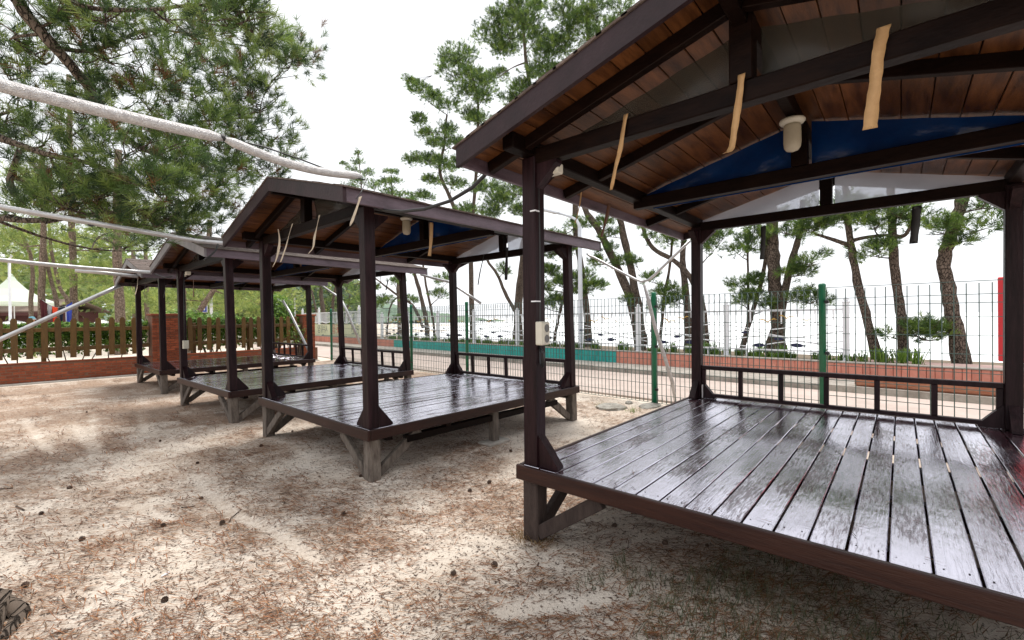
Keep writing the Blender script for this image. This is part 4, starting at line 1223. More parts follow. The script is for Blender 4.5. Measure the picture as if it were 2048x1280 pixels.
pine('pine_tree', 'pine with an arching stem behind the rear left post of the nearest shelter',
     [([(-4.883, 13.852, 0.274), (-4.930, 13.855, 1.768), (-5.041, 13.862, 3.151), (-4.934, 13.855, 4.511)], .125, .07),
      ([(-4.326, 13.715, 0.426), (-4.429, 13.721, 1.752), (-4.719, 13.741, 2.480), (-5.223, 13.774, 3.098), (-5.976, 13.824, 3.617), (-6.317, 13.846, 4.306), (-6.413, 13.852, 5.233)], .10, .05),
      ([(-5.815, 13.913, 0.516), (-5.666, 13.903, 1.947), (-5.457, 13.890, 3.035), (-5.366, 13.884, 3.961)], .06, .035)],
     [pd((-5.408, 13.586, 3.774), .40, 90), pd((-5.899, 13.618, 4.027), .36, 70), pd((-5.013, 13.560, 3.873), .36, 70), pd((-5.424, 13.587, 2.162), .42, 95), pd((-5.915, 13.619, 2.580), .34, 60), pd((-5.110, 13.566, 1.920), .30, 60),
      pd((-5.673, 13.603, 1.707), .34, 60), pd((-3.930, 13.288, 3.908), .38, 80), pd((-4.004, 13.293, 3.314), .34, 70), pd((-3.731, 13.275, 3.601), .25, 40), pd((-4.412, 13.520, 4.228), .45, 80), pd((-6.516, 13.659, 3.269), .28, 46),
      pd((-6.281, 13.743, 4.867), .6, 80)], 106, fat=.98, dens=.95)
pine('pine_tree', 'two crossing leaning pine trunks right of the street lamp',
     [([(-6.303, 13.645, 0.161), (-6.676, 13.669, 1.894), (-7.297, 13.710, 3.313), (-7.918, 13.751, 4.481), (-8.453, 13.787, 5.269), (-8.872, 13.814, 6.571), (-9.069, 13.827, 8.616)], .155, .08),
      ([(-6.246, 13.641, 0.517), (-6.426, 13.653, 1.806), (-6.733, 13.673, 3.291), (-6.998, 13.691, 4.479), (-7.230, 13.706, 5.688), (-7.360, 13.714, 7.736)], .145, .08)],
     [pd((-7.479, 13.522, 4.607), .36, 80), pd((-7.291, 13.509, 4.161), .30, 56), pd((-7.432, 13.519, 3.677), .34, 64), pd((-6.962, 13.488, 3.213), .36, 64), pd((-7.833, 13.545, 3.296), .40, 84), pd((-7.280, 13.509, 4.992), .32, 56),
      pd((-8.641, 13.799, 7.409), .8, 110), pd((-7.496, 13.723, 7.777), .8, 110), pd((-6.739, 13.373, 1.972), .18, 30)], 107, fat=.98, dens=.95)
pine('pine_tree', 'tall pine behind the street lamp pole, crown above the nearest roof',
     [([(-8.603, 14.197, 0.012), (-8.711, 14.205, 1.875), (-8.957, 14.221, 3.545), (-9.161, 14.234, 5.242), (-8.908, 14.217, 7.224), (-8.548, 14.194, 9.304), (-8.479, 14.189, 11.261), (-8.526, 14.192, 12.634)], .14, .06)],
     [pd((-8.774, 14.108, 12.252), .50, 100), pd((-9.336, 14.146, 12.797), .42, 84), pd((-8.024, 14.059, 12.072), .50, 100), pd((-7.725, 14.039, 11.374), .32, 60), pd((-9.230, 14.139, 12.061), .34, 60), pd((-8.456, 14.087, 11.475), .36, 64),
      pd((-8.327, 14.079, 13.107), .6, 90), pd((-7.181, 14.104, 11.887), .3, 50), pd((-9.091, 14.230, 10.418), .4, 70), pd((-8.833, 14.012, 2.878), .32, 60), pd((-8.444, 13.986, 2.546), .34, 70), pd((-9.064, 14.027, 2.434), .28, 46)], 108, fat=1.36, dens=2.3)
pine('pine_tree', 'thin young pine between the second shelter and the street lamp',
     [([(-9.888, 13.681, -0.011), (-9.632, 13.664, 1.152), (-9.289, 13.641, 2.339), (-9.136, 13.631, 3.510), (-9.212, 13.636, 4.607)], .065, .03)],
     [pd((-9.532, 13.457, 4.297), .42, 96), pd((-9.896, 13.481, 3.845), .36, 76), pd((-9.080, 13.427, 3.844), .34, 64), pd((-9.786, 13.474, 3.095), .40, 90), pd((-9.209, 13.436, 2.689), .34, 64), pd((-10.159, 13.498, 2.561), .30, 56), pd((-9.448, 13.451, 2.067), .34, 60),
      pd((-10.046, 13.491, 1.864), .28, 46), pd((-8.627, 13.397, 4.669), .34, 60)], 109)
pine('pine_tree', 'tallest pine seen between the second and nearest roofs',
     [([(-12.013, 14.222, -0.151), (-11.948, 14.218, 2.066), (-11.666, 14.199, 3.795), (-11.476, 14.187, 5.195), (-10.828, 14.144, 7.070), (-10.877, 14.147, 9.057), (-11.171, 14.166, 10.706), (-11.418, 14.183, 12.348), (-11.508, 14.189, 13.699)], .19, .045),
      ([(-11.729, 14.103, 1.343), (-12.524, 14.156, 2.314), (-13.117, 14.195, 3.327), (-13.712, 14.234, 3.987), (-13.987, 14.252, 5.122)], .085, .045)],
     [pd((-13.221, 14.201, 13.573), .42, 90), pd((-12.597, 14.160, 13.964), .45, 100), pd((-11.725, 14.103, 13.794), .45, 100), pd((-11.049, 14.058, 13.132), .42, 90), pd((-12.168, 14.132, 13.039), .5, 110), pd((-12.769, 14.172, 12.780), .32, 60), pd((-10.666, 14.033, 12.368), .40, 80),
      pd((-10.046, 13.992, 11.523), .40, 80), pd((-9.445, 13.952, 11.546), .36, 70), pd((-10.354, 14.012, 10.980), .5, 110), pd((-9.816, 13.977, 10.579), .36, 64), pd((-10.907, 14.049, 13.752), .28, 50), pd((-11.635, 14.097, 10.678), .34, 64), pd((-12.013, 14.222, 10.440), .36, 64),
      pd((-12.787, 14.173, 11.731), .26, 40), pd((-13.552, 14.123, 7.112), .42, 90), pd((-12.781, 14.072, 6.421), .42, 90), pd((-11.895, 14.014, 6.557), .40, 84), pd((-13.253, 14.103, 5.975), .36, 64), pd((-11.627, 13.996, 5.694), .30, 50), pd((-14.081, 14.158, 5.122), .30, 50),
      pd((-12.530, 14.056, 3.443), .26, 24)], 110, fat=1.5, dens=3.0)
pine('pine_tree', 'pine with a crooked upper trunk and stepped crown above the second roof',
     [([(-15.769, 15.272, -0.405), (-15.835, 15.276, 2.082), (-15.972, 15.285, 4.780), (-17.227, 15.368, 7.264), (-18.250, 15.435, 9.106), (-17.875, 15.411, 10.442), (-17.590, 15.392, 11.903)], .15, .05),
      ([(-15.972, 15.285, 4.780), (-15.470, 15.252, 7.610), (-15.199, 15.234, 10.411), (-15.241, 15.237, 12.091), (-15.801, 15.274, 13.745)], .10, .035)],
     [pd((-17.121, 15.160, 14.495), .40, 90), pd((-16.057, 15.090, 14.201), .45, 110), pd((-16.655, 15.130, 13.561), .48, 110), pd((-15.332, 15.042, 12.998), .42, 90), pd((-15.902, 15.080, 12.374), .45, 96), pd((-14.387, 14.980, 12.402), .36, 70), pd((-14.642, 14.997, 11.688), .40, 80),
      pd((-20.570, 15.388, 14.613), .28, 60), pd((-19.705, 15.331, 13.826), .34, 76), pd((-18.520, 15.253, 13.056), .36, 80), pd((-17.292, 15.172, 12.194), .32, 60), pd((-19.836, 15.340, 12.294), .34, 76), pd((-19.286, 15.303, 11.449), .32, 64), pd((-17.609, 15.193, 11.026), .34, 70),
      pd((-15.736, 15.069, 11.185), .36, 76), pd((-14.836, 15.010, 10.707), .34, 64), pd((-16.923, 15.147, 10.245), .42, 90), pd((-18.483, 15.250, 10.686), .32, 60), pd((-20.272, 15.368, 10.280), .36, 80), pd((-18.952, 15.281, 9.835), .38, 84), pd((-17.561, 15.189, 9.279), .42, 90),
      pd((-18.794, 15.271, 8.737), .32, 64), pd((-16.963, 15.150, 8.255), .36, 64), pd((-16.160, 15.097, 8.932), .36, 64), pd((-19.363, 15.308, 7.975), .34, 60), pd((-15.823, 15.075, 6.676), .42, 80), pd((-14.701, 15.001, 8.455), .3, 46)], 111, fat=1.5, dens=3.0)
pine('pine_tree', 'distant spire-topped pine above the second roof ridge',
     [([(-34.654, 21.329, -1.738), (-34.649, 21.328, 4.832), (-35.564, 21.389, 10.595), (-36.509, 21.451, 16.544)], .16, .03)],
     [pd((-36.516, 21.451, 16.323), .22, 36, 1.1), pd((-36.541, 21.453, 15.439), .38, 66), pd((-37.713, 21.530, 15.052), .34, 56), pd((-34.833, 21.340, 14.146), .42, 76), pd((-36.029, 21.419, 13.678), .55, 100), pd((-33.397, 21.246, 12.756), .46, 80), pd((-38.155, 21.560, 13.554), .5, 84),
      pd((-34.893, 21.344, 11.997), .7, 110), pd((-38.217, 21.564, 11.503), .7, 100), pd((-39.103, 21.622, 15.850), .24, 36), pd((-40.491, 21.714, 5.224), .6, 70)], 112, fat=1.36, dens=2.3)
pine('pine_tree', 'distant pine beside the spire-topped one, left of the black cable',
     [([(-28.399, 19.913, -1.339), (-28.539, 19.923, 4.366), (-28.984, 19.952, 9.318), (-29.340, 19.976, 12.426)], .15, .03)],
     [pd((-29.335, 19.975, 12.615), .32, 60), pd((-30.241, 20.035, 12.053), .38, 70), pd((-28.426, 19.915, 11.766), .36, 64), pd((-29.522, 19.988, 11.015), .52, 96), pd((-27.561, 19.858, 10.473), .46, 80), pd((-26.645, 19.798, 9.931), .32, 50), pd((-30.666, 20.063, 10.385), .6, 84), pd((-28.136, 19.896, 9.361), .6, 84)], 113, fat=1.36, dens=2.3)
pine('pine_tree', 'leaning pine with a fallen-looking bough behind the third shelter',
     [([(-19.274, 15.303, -0.573), (-19.417, 15.312, 1.368), (-20.046, 15.354, 3.078), (-20.802, 15.403, 4.748), (-21.268, 15.434, 6.786)], .14, .07),
      ([(-19.428, 15.112, 0.967), (-20.365, 15.174, 2.148), (-21.689, 15.262, 2.699), (-23.460, 15.378, 3.491), (-25.030, 15.482, 4.210)], .09, .04),
      ([(-18.944, 15.581, -0.577), (-19.176, 15.597, 1.364), (-19.790, 15.637, 3.297), (-20.229, 15.666, 5.277)], .08, .05),
      ([(-24.352, 16.039, -0.866), (-24.121, 16.023, 1.073), (-23.673, 15.994, 2.304), (-22.630, 15.925, 2.873)], .07, .04)],
     [pd((-24.501, 15.247, 3.390), .40, 80), pd((-23.028, 15.149, 2.571), .40, 80), pd((-23.919, 15.208, 2.300), .36, 64), pd((-21.884, 15.074, 3.675), .36, 64), pd((-20.657, 15.193, 2.490), .32, 56), pd((-21.407, 15.042, 1.382), .28, 44), pd((-18.127, 15.227, 2.664), .36, 60),
      pd((-17.683, 15.198, 3.415), .4, 70), pd((-20.126, 15.158, 3.979), .3, 46), pd((-23.568, 15.185, 4.237), .3, 50)], 114)
pine('pine_tree', 'dark many-stemmed pine behind the farthest shelter corner',
     [([(-39.513, 19.645, -1.845), (-39.620, 19.652, 1.422), (-40.185, 19.689, 4.176), (-39.405, 19.638, 7.753)], .24, .12),
      ([(-37.625, 19.520, -1.747), (-37.930, 19.540, 1.414), (-37.452, 19.509, 3.598), (-36.010, 19.414, 5.664)], .17, .09),
      ([(-40.583, 19.715, -0.884), (-41.167, 19.754, 1.895), (-42.260, 19.826, 4.046), (-42.921, 19.870, 5.756)], .12, .06),
      ([(-36.522, 19.949, -1.726), (-36.234, 19.930, 1.401), (-35.417, 19.876, 3.525)], .10, .05)],
     [pd((-41.194, 19.255, 5.503), .6, 90), pd((-40.092, 19.182, 4.379), .4, 50), pd((-35.295, 19.366, 4.344), .5, 70), pd((-34.423, 19.309, 2.846), .5, 64), pd((-32.257, 19.166, 2.975), .6, 90), pd((-31.469, 19.114, 1.971), .5, 70), pd((-32.646, 19.192, 3.988), .5, 60), pd((-38.197, 19.558, 5.845), .7, 90),
      pd((-31.386, 19.108, 4.969), .5, 70)], 115)

# --- camp pines on the left, behind the picket fence
CT = dict(nn=16, shoot=.30, nlen=.22, nwid=.022)
camp = [
    ('straight camp pine trunk right of the hanging laundry', [([(-30.636, 2.558, -0.185), (-30.640, 2.574, 2.559), (-30.665, 2.572, 5.010), (-30.694, 2.557, 6.480), (-30.732, 2.550, 9.911), (-30.749, 2.562, 13.587)], .17, .10)], [(230, 500), (150, 380), (60, 350), (200, 430), (250, 470)], 22),
    ('forked camp pine trunk left of the hanging laundry', [([(-30.375, 1.462, -0.093), (-30.379, 1.478, 2.527), (-30.334, 1.531, 4.397), (-30.289, 1.584, 6.267), (-30.325, 1.577, 9.542)], .14, .09), ([(-30.197, 2.017, 0.397), (-30.293, 1.949, 2.534), (-30.537, 1.747, 3.842), (-30.710, 1.608, 5.150)], .10, .06)], [(40, 480), (110, 470), (60, 400), (10, 440)], 21),
    ('curving camp pine stem between the two laundry trunks', [([(-34.961, 2.779, -0.405), (-35.030, 2.740, 2.436), (-35.342, 2.476, 3.276), (-35.547, 2.306, 4.253), (-35.751, 2.139, 5.510), (-35.826, 2.086, 7.181)], .11, .06)], [(120, 500), (170, 490), (190, 540), (160, 560)], 25),
    ('pale camp pine trunk beside the white marquee', [([(-35.118, 1.320, -0.307), (-35.143, 1.321, 2.687), (-35.055, 1.407, 4.022), (-35.210, 1.283, 5.361), (-35.649, 0.911, 6.437)], .10, .07)], [(20, 500), (50, 530), (0, 470), (30, 545)], 24),
    ('thick camp pine trunk left of the farthest front post', [([(-26.268, 3.696, -0.061), (-26.291, 3.691, 1.989), (-26.337, 3.659, 2.992), (-26.376, 3.641, 5.108), (-26.321, 3.718, 9.117)], .20, .14)], [(260, 420), (200, 470), (225, 540), (280, 440), (190, 560)], 20),
    ('pale camp pine trunk seen under the third roof', [([(-27.769, 6.363, -0.325), (-27.832, 6.330, 2.544), (-27.882, 6.298, 4.082), (-27.979, 6.241, 7.670)], .20, .14)], [(420, 560), (440, 600), (400, 585), (330, 600)], 23),
    ('dark leaning camp pine left of the blue sign', [([(-22.780, 5.395, -0.019), (-22.661, 5.506, 1.185), (-22.385, 5.751, 1.964), (-21.965, 6.121, 2.761), (-21.449, 6.575, 3.705), (-20.802, 7.146, 5.071)], .13, .09)], [(470, 580), (500, 560), (520, 600), (540, 570)], 19),
    ('slim camp pine seen between the farthest posts', [([(-38.039, 6.725, -0.838), (-38.072, 6.722, 2.571), (-38.110, 6.706, 4.910), (-38.136, 6.718, 9.588)], .15, .1)], [(300, 600), (280, 620), (320, 610), (262, 600)], 30),
    ('far camp pine left of the third shelter post', [([(-31.917, 8.060, -0.645), (-31.792, 8.184, 1.518), (-31.576, 8.387, 3.620), (-31.374, 8.591, 7.526)], .2, .13)], [(450, 610), (480, 620), (430, 575), (515, 620), (560, 610)], 27),
    ('grey camp pine behind the farthest front post', [([(-42.509, 6.820, -1.056), (-42.544, 6.821, 3.061), (-42.635, 6.769, 6.738)], .2, .13)], [(255, 590), (250, 560), (215, 590), (195, 600)], 33),
]
for k, (lb, stems, pads, dep) in enumerate(camp):
    F_ = Vector((F.x, F.y, 0))
    PDS = []
    for (u, v) in pads:
        # foliage masses on the same pine, placed from their direction at the tree's own distance
        c = Vector((0, 0, EYE)) + (F + R2 * ((u - 1024) / 897.9) + U2 * ((640 - v) / 897.9)) * (dep + 1.6)
        PDS.append((tuple(c), 1.1, 1.1, .55, 95))
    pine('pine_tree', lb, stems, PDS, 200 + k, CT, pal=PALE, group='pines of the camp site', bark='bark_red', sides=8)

# --- the big pine overhead: trunk foot at the lower left corner, boughs reaching into the picture
NP = []
rn = random.Random(5)
spots = [(20, 60, 5.2), (90, 110, 5.6), (60, 190, 6.2), (150, 60, 5.4), (210, 30, 5.0), (230, 110, 5.6), (290, 60, 5.8), (340, 30, 5.2), (400, 20, 4.6), (460, 40, 4.8), (300, 140, 5.6), (360, 110, 6.2),
         (170, 170, 6.0), (240, 200, 6.2), (310, 215, 6.0), (380, 170, 6.8), (430, 140, 7.2), (480, 120, 7.6), (530, 110, 7.8), (560, 95, 8.0), (545, 140, 7.8), (500, 165, 7.6), (440, 190, 7.2), (470, 215, 7.4), (520, 200, 7.8),
         (540, 75, 8.2), (580, 118, 8.0), (90, 270, 6.0), (150, 250, 6.0), (30, 300, 6.4), (60, 350, 6.2), (120, 330, 5.8), (190, 290, 5.6), (250, 290, 5.4), (300, 300, 5.4), (350, 260, 6.4), (400, 250, 6.6), (380, 300, 6.2),
         (440, 280, 7.0), (500, 250, 7.8), (540, 265, 7.8), (480, 310, 7.2), (420, 340, 6.6), (360, 350, 5.6), (300, 360, 5.2), (330, 390, 5.4), (390, 380, 6.2), (450, 360, 7.0), (240, 370, 5.6), (180, 360, 5.6), (130, 400, 5.4),
         (200, 420, 5.6), (260, 430, 5.8), (310, 435, 6.0), (90, 430, 5.6), (30, 410, 6.0), (370, 430, 6.6), (420, 410, 7.2), (20, 130, 5.8), (10, 240, 6.0), (110, 20, 5.0), (480, 5, 4.8), (505, 50, 5.0), (290, 480, 9.0), (240, 480, 8.5), (340, 470, 8.5),
         (530, 300, 7.8), (505, 335, 7.6), (985, 8, 7.5)]
for i, (u, v, dp) in enumerate(spots):
    if i == len(spots) - 1: continue
    c = Vector((0, 0, EYE)) + (F + R2 * ((u - 1024) / 897.9) + U2 * ((640 - v) / 897.9)) * dp
    r = rn.uniform(.38, .54) * (dp / 6.0)
    NP.append((tuple(c), r, r, r * .66, 74))
trunk = [(-3.30, -.25, 0), (-3.31, -.26, .06), (-3.32, -.28, .14), (-3.35, -.32, .3), (-3.50, -.42, .8), (-3.8, -.5, 1.9), (-4.1, -.15, 3.2), (-4.4, .1, 4.6), (-4.7, .3, 6.2)]
pine('pine_tree', 'big pine overhead at left, trunk foot in the lower left corner',
     [(trunk, .225, .15),
      ([(-7.419, -0.307, 5.899), (-7.341, 0.021, 5.391), (-7.355, 0.270, 4.910), (-7.389, 0.503, 4.639), (-7.563, 0.748, 4.421), (-7.941, 0.949, 4.306)], .075, .05),
      ([(-7.389, 0.503, 4.639), (-7.580, 0.868, 4.847), (-7.615, 1.371, 5.349), (-7.746, 1.788, 5.568), (-8.170, 2.482, 5.914), (-8.366, 3.241, 6.206)], .028, .010),
      ([(-7.941, 0.949, 4.306), (-8.032, 1.266, 4.239), (-8.106, 1.732, 4.339), (-8.297, 2.363, 4.673), (-8.398, 3.072, 4.976)], .035, .010),
      ([(-7.941, 0.949, 4.306), (-7.564, 1.140, 3.866), (-7.272, 1.390, 3.603), (-7.594, 1.906, 3.677), (-7.998, 2.617, 4.027)], .030, .010),
      ([(-8.904, -0.548, 4.149), (-8.670, -0.083, 3.866), (-8.294, 0.242, 3.673), (-8.011, 0.485, 3.544), (-7.452, 0.836, 3.378), (-6.864, 1.211, 3.095)], .06, .018),
      ([(-9.396, -0.189, 2.972), (-8.992, 0.160, 2.845), (-8.639, 0.466, 2.826), (-7.960, 0.789, 2.839), (-7.471, 1.213, 2.896)], .05, .015),
      ([(-8.642, 0.200, 3.095), (-8.690, 0.160, 3.302), (-8.590, 0.249, 3.688)], .04, .03),
      ([(-6.726, 0.287, 5.068), (-6.616, 0.645, 4.845), (-6.387, 1.109, 4.923), (-5.529, 1.454, 4.759), (-5.393, 1.836, 4.813)], .03, .01)],
     NP, 300, dict(nn=38, shoot=.15, nlen=.165, nwid=.0075), dens=.62, flare=.40, fat=1.0, bark='bark_near', group='pines overhead', brown=.07, pal=np.array([[.055, .102, .030], [.085, .148, .037], [.132, .210, .050], [.190, .275, .066], [.040, .074, .030], [.25, .32, .085]]))

# ------------------------------------------------------------------ hedge, shrubs, far woodland, bed plants
def leaf_mass(name, pos, nrm, size, pal, rng, parent=None, mm='leaf'):
    N = len(pos)
    a = rng.normal(size=(N, 3)); a -= (a * nrm).sum(1, keepdims=True) * nrm
    a /= np.linalg.norm(a, axis=1, keepdims=True) + 1e-9
    b = np.cross(nrm, a)
    s = size * rng.uniform(.6, 1.25, (N, 1))
    V = np.empty((N, 4, 3))
    V[:, 0] = pos - a * s; V[:, 1] = pos + b * s * .42 + nrm * s * .12; V[:, 2] = pos + a * s; V[:, 3] = pos - b * s * .42 + nrm * s * .12
    C = np.repeat(pal[rng.integers(0, len(pal), N)] * rng.uniform(.75, 1.25, (N, 1)), 4, 0)
    me = tri_mesh(name, V.reshape(-1, 3), np.arange(N * 4).reshape(-1, 4), M[mm], C)
    return link(name, me, parent)
HG = np.array([[0.13, 0.25, 0.033], [0.195, 0.338, 0.05], [0.091, 0.188, 0.028], [0.26, 0.413, 0.066], [0.065, 0.125, 0.022]])
def hedge(y0, y1, label, seed, top=1.45):
    rng = np.random.default_rng(seed)
    t = thing('hedge', label, 'hedge', (WX - .65, y0, 0), 0, 'hedges behind the picket fence')
    L = y1 - y0
    n = int(3400 * L)
    y = rng.uniform(0, L, n)
    z = .62 + (top - .62) * rng.random(n) ** .6
    x = rng.uniform(-.36, .34, n)
    zt = top + .10 * (fbm(y, y * 0 + seed, 2.0, 3) - .5) * 2
    z = np.minimum(z, zt)
    keep = rng.random(n) < (.62 + .38 * smooth01((z - 1.1) / .25))
    pos = np.stack([x, y, z], 1)[keep]
    nn = rng.normal(size=pos.shape) * .6 + np.array([.5, 0, .6]); nn /= np.linalg.norm(nn, axis=1, keepdims=True)
    leaf_mass('foliage', pos, nn, .06, HG, rng, t)
    st = MB(); rd = random.Random(seed)
    for i in range(int(L / .28)):
        yy = i * .28 + rd.uniform(-.05, .1)
        st.tube([(rd.uniform(-.1, .1), yy, -.05), (rd.uniform(-.15, .15), yy + rd.uniform(-.1, .1), .45), (rd.uniform(-.25, .25), yy + rd.uniform(-.25, .25), 1.05)], [.020, .014, .006], 5, False)
    st.build('stems', M['bark'], t)
hedge(-1.6, 2.85, 'clipped green hedge behind the left picket fence', 31)
hedge(3.65, 7.1, 'clipped green hedge behind the picket fence of the farthest shelter', 32, 1.55)
def shrub(c, r, n, label, seed, size=.07, pal=HG):
    rng = np.random.default_rng(seed)
    t = thing('shrub', label, 'shrub', (c[0], c[1], 0), 0, 'shrubs by the fence')
    u = rng.normal(size=(n, 3)); u /= np.linalg.norm(u, axis=1, keepdims=True)
    pos = u * rng.random((n, 1)) ** .4 * np.array(r) + np.array([0, 0, c[2]])
    pos += (rng.random((n, 3)) - .5) * .12
    nn = u * .5 + rng.normal(size=(n, 3)) * .5 + np.array([0, 0, .5]); nn /= np.linalg.norm(nn, axis=1, keepdims=True)
    leaf_mass('foliage', pos, nn, size, pal, rng, t)
    st = MB()
    for i in range(6):
        a = i * 1.05
        st.tube([(0, 0, -.05), (r[0] * .3 * math.cos(a), r[1] * .3 * math.sin(a), c[2] * .6), (r[0] * .6 * math.cos(a), r[1] * .6 * math.sin(a), c[2] + r[2] * .3)], [.025, .018, .007], 5, False)
    st.build('stems', M['bark'], t)
shrub((-16.6, 6.55, 1.75), (.5, .55, .62), 1500, 'bright leafy shrub rising beside the end brick pillar', 41, .075)
shrub((-16.9, 4.6, 1.45), (.45, 1.1, .30), 1300, 'light green bush top above the fence behind the farthest deck', 42, .06)
shrub((-15.62, 6.85, .95), (.16, .35, .38), 150, 'vine sprays climbing over the pickets by the end pillar', 43, .05)
shrub((-17.4, 3.9, 1.55), (.4, .8, .30), 900, 'light green bush top right of the wide brick pillar', 44, .06)

def woodland(label, x0, x1, y0, y1, z0, z1, n, seed, size, pal):
    rng = np.random.default_rng(seed)
    x = rng.uniform(x0, x1, n); y = rng.uniform(y0, y1, n)
    zc = z0 + (z1 - z0) * np.clip(fbm(x * .6, y * .6, .35, 3) * 1.25, 0, 1)
    z = zc * rng.random(n) ** .5
    kp = x + 1.55 * (y - 19) + 33 < 0
    pos = np.stack([x, y, z], 1)[kp]; n = len(pos)
    nn = rng.normal(size=(n, 3)) + np.array([.4, -.2, .8]); nn /= np.linalg.norm(nn, axis=1, keepdims=True)
    o = leaf_mass('woodland', pos, nn, size, pal, rng)
    return tag(o, label, 'woodland', None, 'stuff')
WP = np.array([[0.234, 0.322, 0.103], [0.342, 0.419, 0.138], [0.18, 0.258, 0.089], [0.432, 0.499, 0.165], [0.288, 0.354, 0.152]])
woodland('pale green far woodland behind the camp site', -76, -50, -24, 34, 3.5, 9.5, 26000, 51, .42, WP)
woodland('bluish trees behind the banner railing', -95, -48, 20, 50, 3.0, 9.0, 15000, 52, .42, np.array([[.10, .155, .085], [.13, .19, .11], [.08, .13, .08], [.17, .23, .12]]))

# strap-leaved plants along the railing
rng = np.random.default_rng(61)
cl = []
for x in np.arange(-20.8, -1.1, .16):
    if rng.random() < .80: cl.append((x + rng.uniform(-.06, .06), 11.95 + rng.uniform(-.18, .22), rng.uniform(.20, .40)))
for u in (-4.9, -4.7, -4.5, -3.4, -2.9, -1.1, -.8, -.55): cl.append((u, 12.0, .42))
for c in ((-1.25, 12.75), (-1.15, 12.7), (-.85, 12.8), (-.72, 12.8)): cl.append((*c, .34))
Vs, Cs = [], []
GP = np.array([[.10, .19, .03], [.16, .28, .045], [.22, .36, .06], [.07, .13, .025]])
for (x, y, hgt) in cl:
    nbl = 34
    wx, wy, _ = S2W(x, y)
    an = rng.uniform(0, 6.283, nbl); ln = hgt * rng.uniform(.7, 1.25, nbl); spd = rng.uniform(.15, .75, nbl)
    b = np.stack([wx + rng.normal(0, .05, nbl), wy + rng.normal(0, .05, nbl), np.full(nbl, .35)], 1)
    dr = np.stack([np.cos(an), np.sin(an), an * 0], 1)
    sd = np.stack([-np.sin(an), np.cos(an), an * 0], 1) * .011
    mid = b + dr * (ln * spd * .5)[:, None] + np.array([0, 0, 1]) * (ln * .75)[:, None]
    tip = b + dr * (ln * spd * 1.15)[:, None] + np.array([0, 0, 1]) * (ln * (1 - spd * .35))[:, None]
    q = np.stack([b - sd, b + sd, mid + sd * .8, mid - sd * .8, mid - sd * .8, mid + sd * .8, tip, tip - sd * .1], 1)
    Vs.append(q.reshape(-1, 3)); Cs.append(np.repeat(GP[rng.integers(0, 4, nbl)], 8, 0))
Vs = np.concatenate(Vs); Cs = np.concatenate(Cs)
tag(link('bed_grass', tri_mesh('bed_grass', Vs, np.arange(len(Vs)).reshape(-1, 4), M['grass'], Cs)), 'bright strap-leaved grass growing along the white railing', 'grass', None, 'stuff')

# ------------------------------------------------------------------ litter, cones, twigs, stones on the sand
def scatter(n, rng):
    r = 1.35 * np.exp(rng.random(n) * math.log(17 / 1.35)); th = rng.uniform(-math.radians(51), math.radians(51), n)
    fx, fy = F.x, F.y
    nrm2 = math.hypot(fx, fy); fx, fy = fx / nrm2, fy / nrm2
    x = r * (fx * np.cos(th) + fy * np.sin(th)); y = r * (fy * np.cos(th) - fx * np.sin(th))
    return x, y, r
rng = np.random.default_rng(71)
x, y, r = scatter(170000, rng)
dn = litter_density(x, y)
kp = rng.random(len(x)) < dn ** 1.2 * .60 + .045
yp = -x * SN + y * CA
kp &= (yp < 6.9) & (x > -15.5)
x, y, r = x[kp], y[kp], r[kp]
# little drifts of needles
cx, cy, cr = scatter(620, rng)
cx, cy = cx[cy < 6.3], cy[cy < 6.3]
cx, cy = np.repeat(cx, 46), np.repeat(cy, 46)
gx, gy = cx + rng.normal(0, .17, len(cx)), cy + rng.normal(0, .06, len(cx))
ok = (gx > -15.4) & (gy - .066 * -gx < 30)
x = np.concatenate([x, gx[ok]]); y = np.concatenate([y, gy[ok]])
ok = (track_d(x, y) > .05) & (-x * SN + y * CA < 7.0) & (x > -15.5)
x, y = x[ok], y[ok]
N = len(x)
zg = ground_z(x, y) + .003
an = rng.normal(.70, .62, N)
ln = rng.uniform(.022, .062, N)
dist = np.hypot(x, y)
wd = .0013 + .00042 * np.clip(dist, 0, 8)
up = rng.normal(0, .16, N)
d = np.stack([np.cos(an), np.sin(an), up], 1); sd = np.stack([-np.sin(an), np.cos(an), 0 * an], 1)
b = np.stack([x, y, zg + np.abs(up) * ln + rng.random(N) * .006], 1)
V = np.stack([b - d * ln[:, None] - sd * wd[:, None], b - d * ln[:, None] * .9 + sd * wd[:, None], b + d * ln[:, None]], 1).reshape(-1, 3)
LP = np.array([[.22, .078, .026], [.28, .11, .040], [.15, .058, .022], [.095, .046, .024], [.33, .165, .075], [.17, .10, .055]])
C = np.repeat(LP[rng.integers(0, 6, N)] * rng.uniform(.7, 1.2, (N, 1)), 3, 0)
tag(link('needle_litter', tri_mesh('needle_litter', V, np.arange(len(V)).reshape(-1, 3), M['litter'], C)), 'brown fallen pine needles strewn over the sand', 'needles', None, 'stuff')
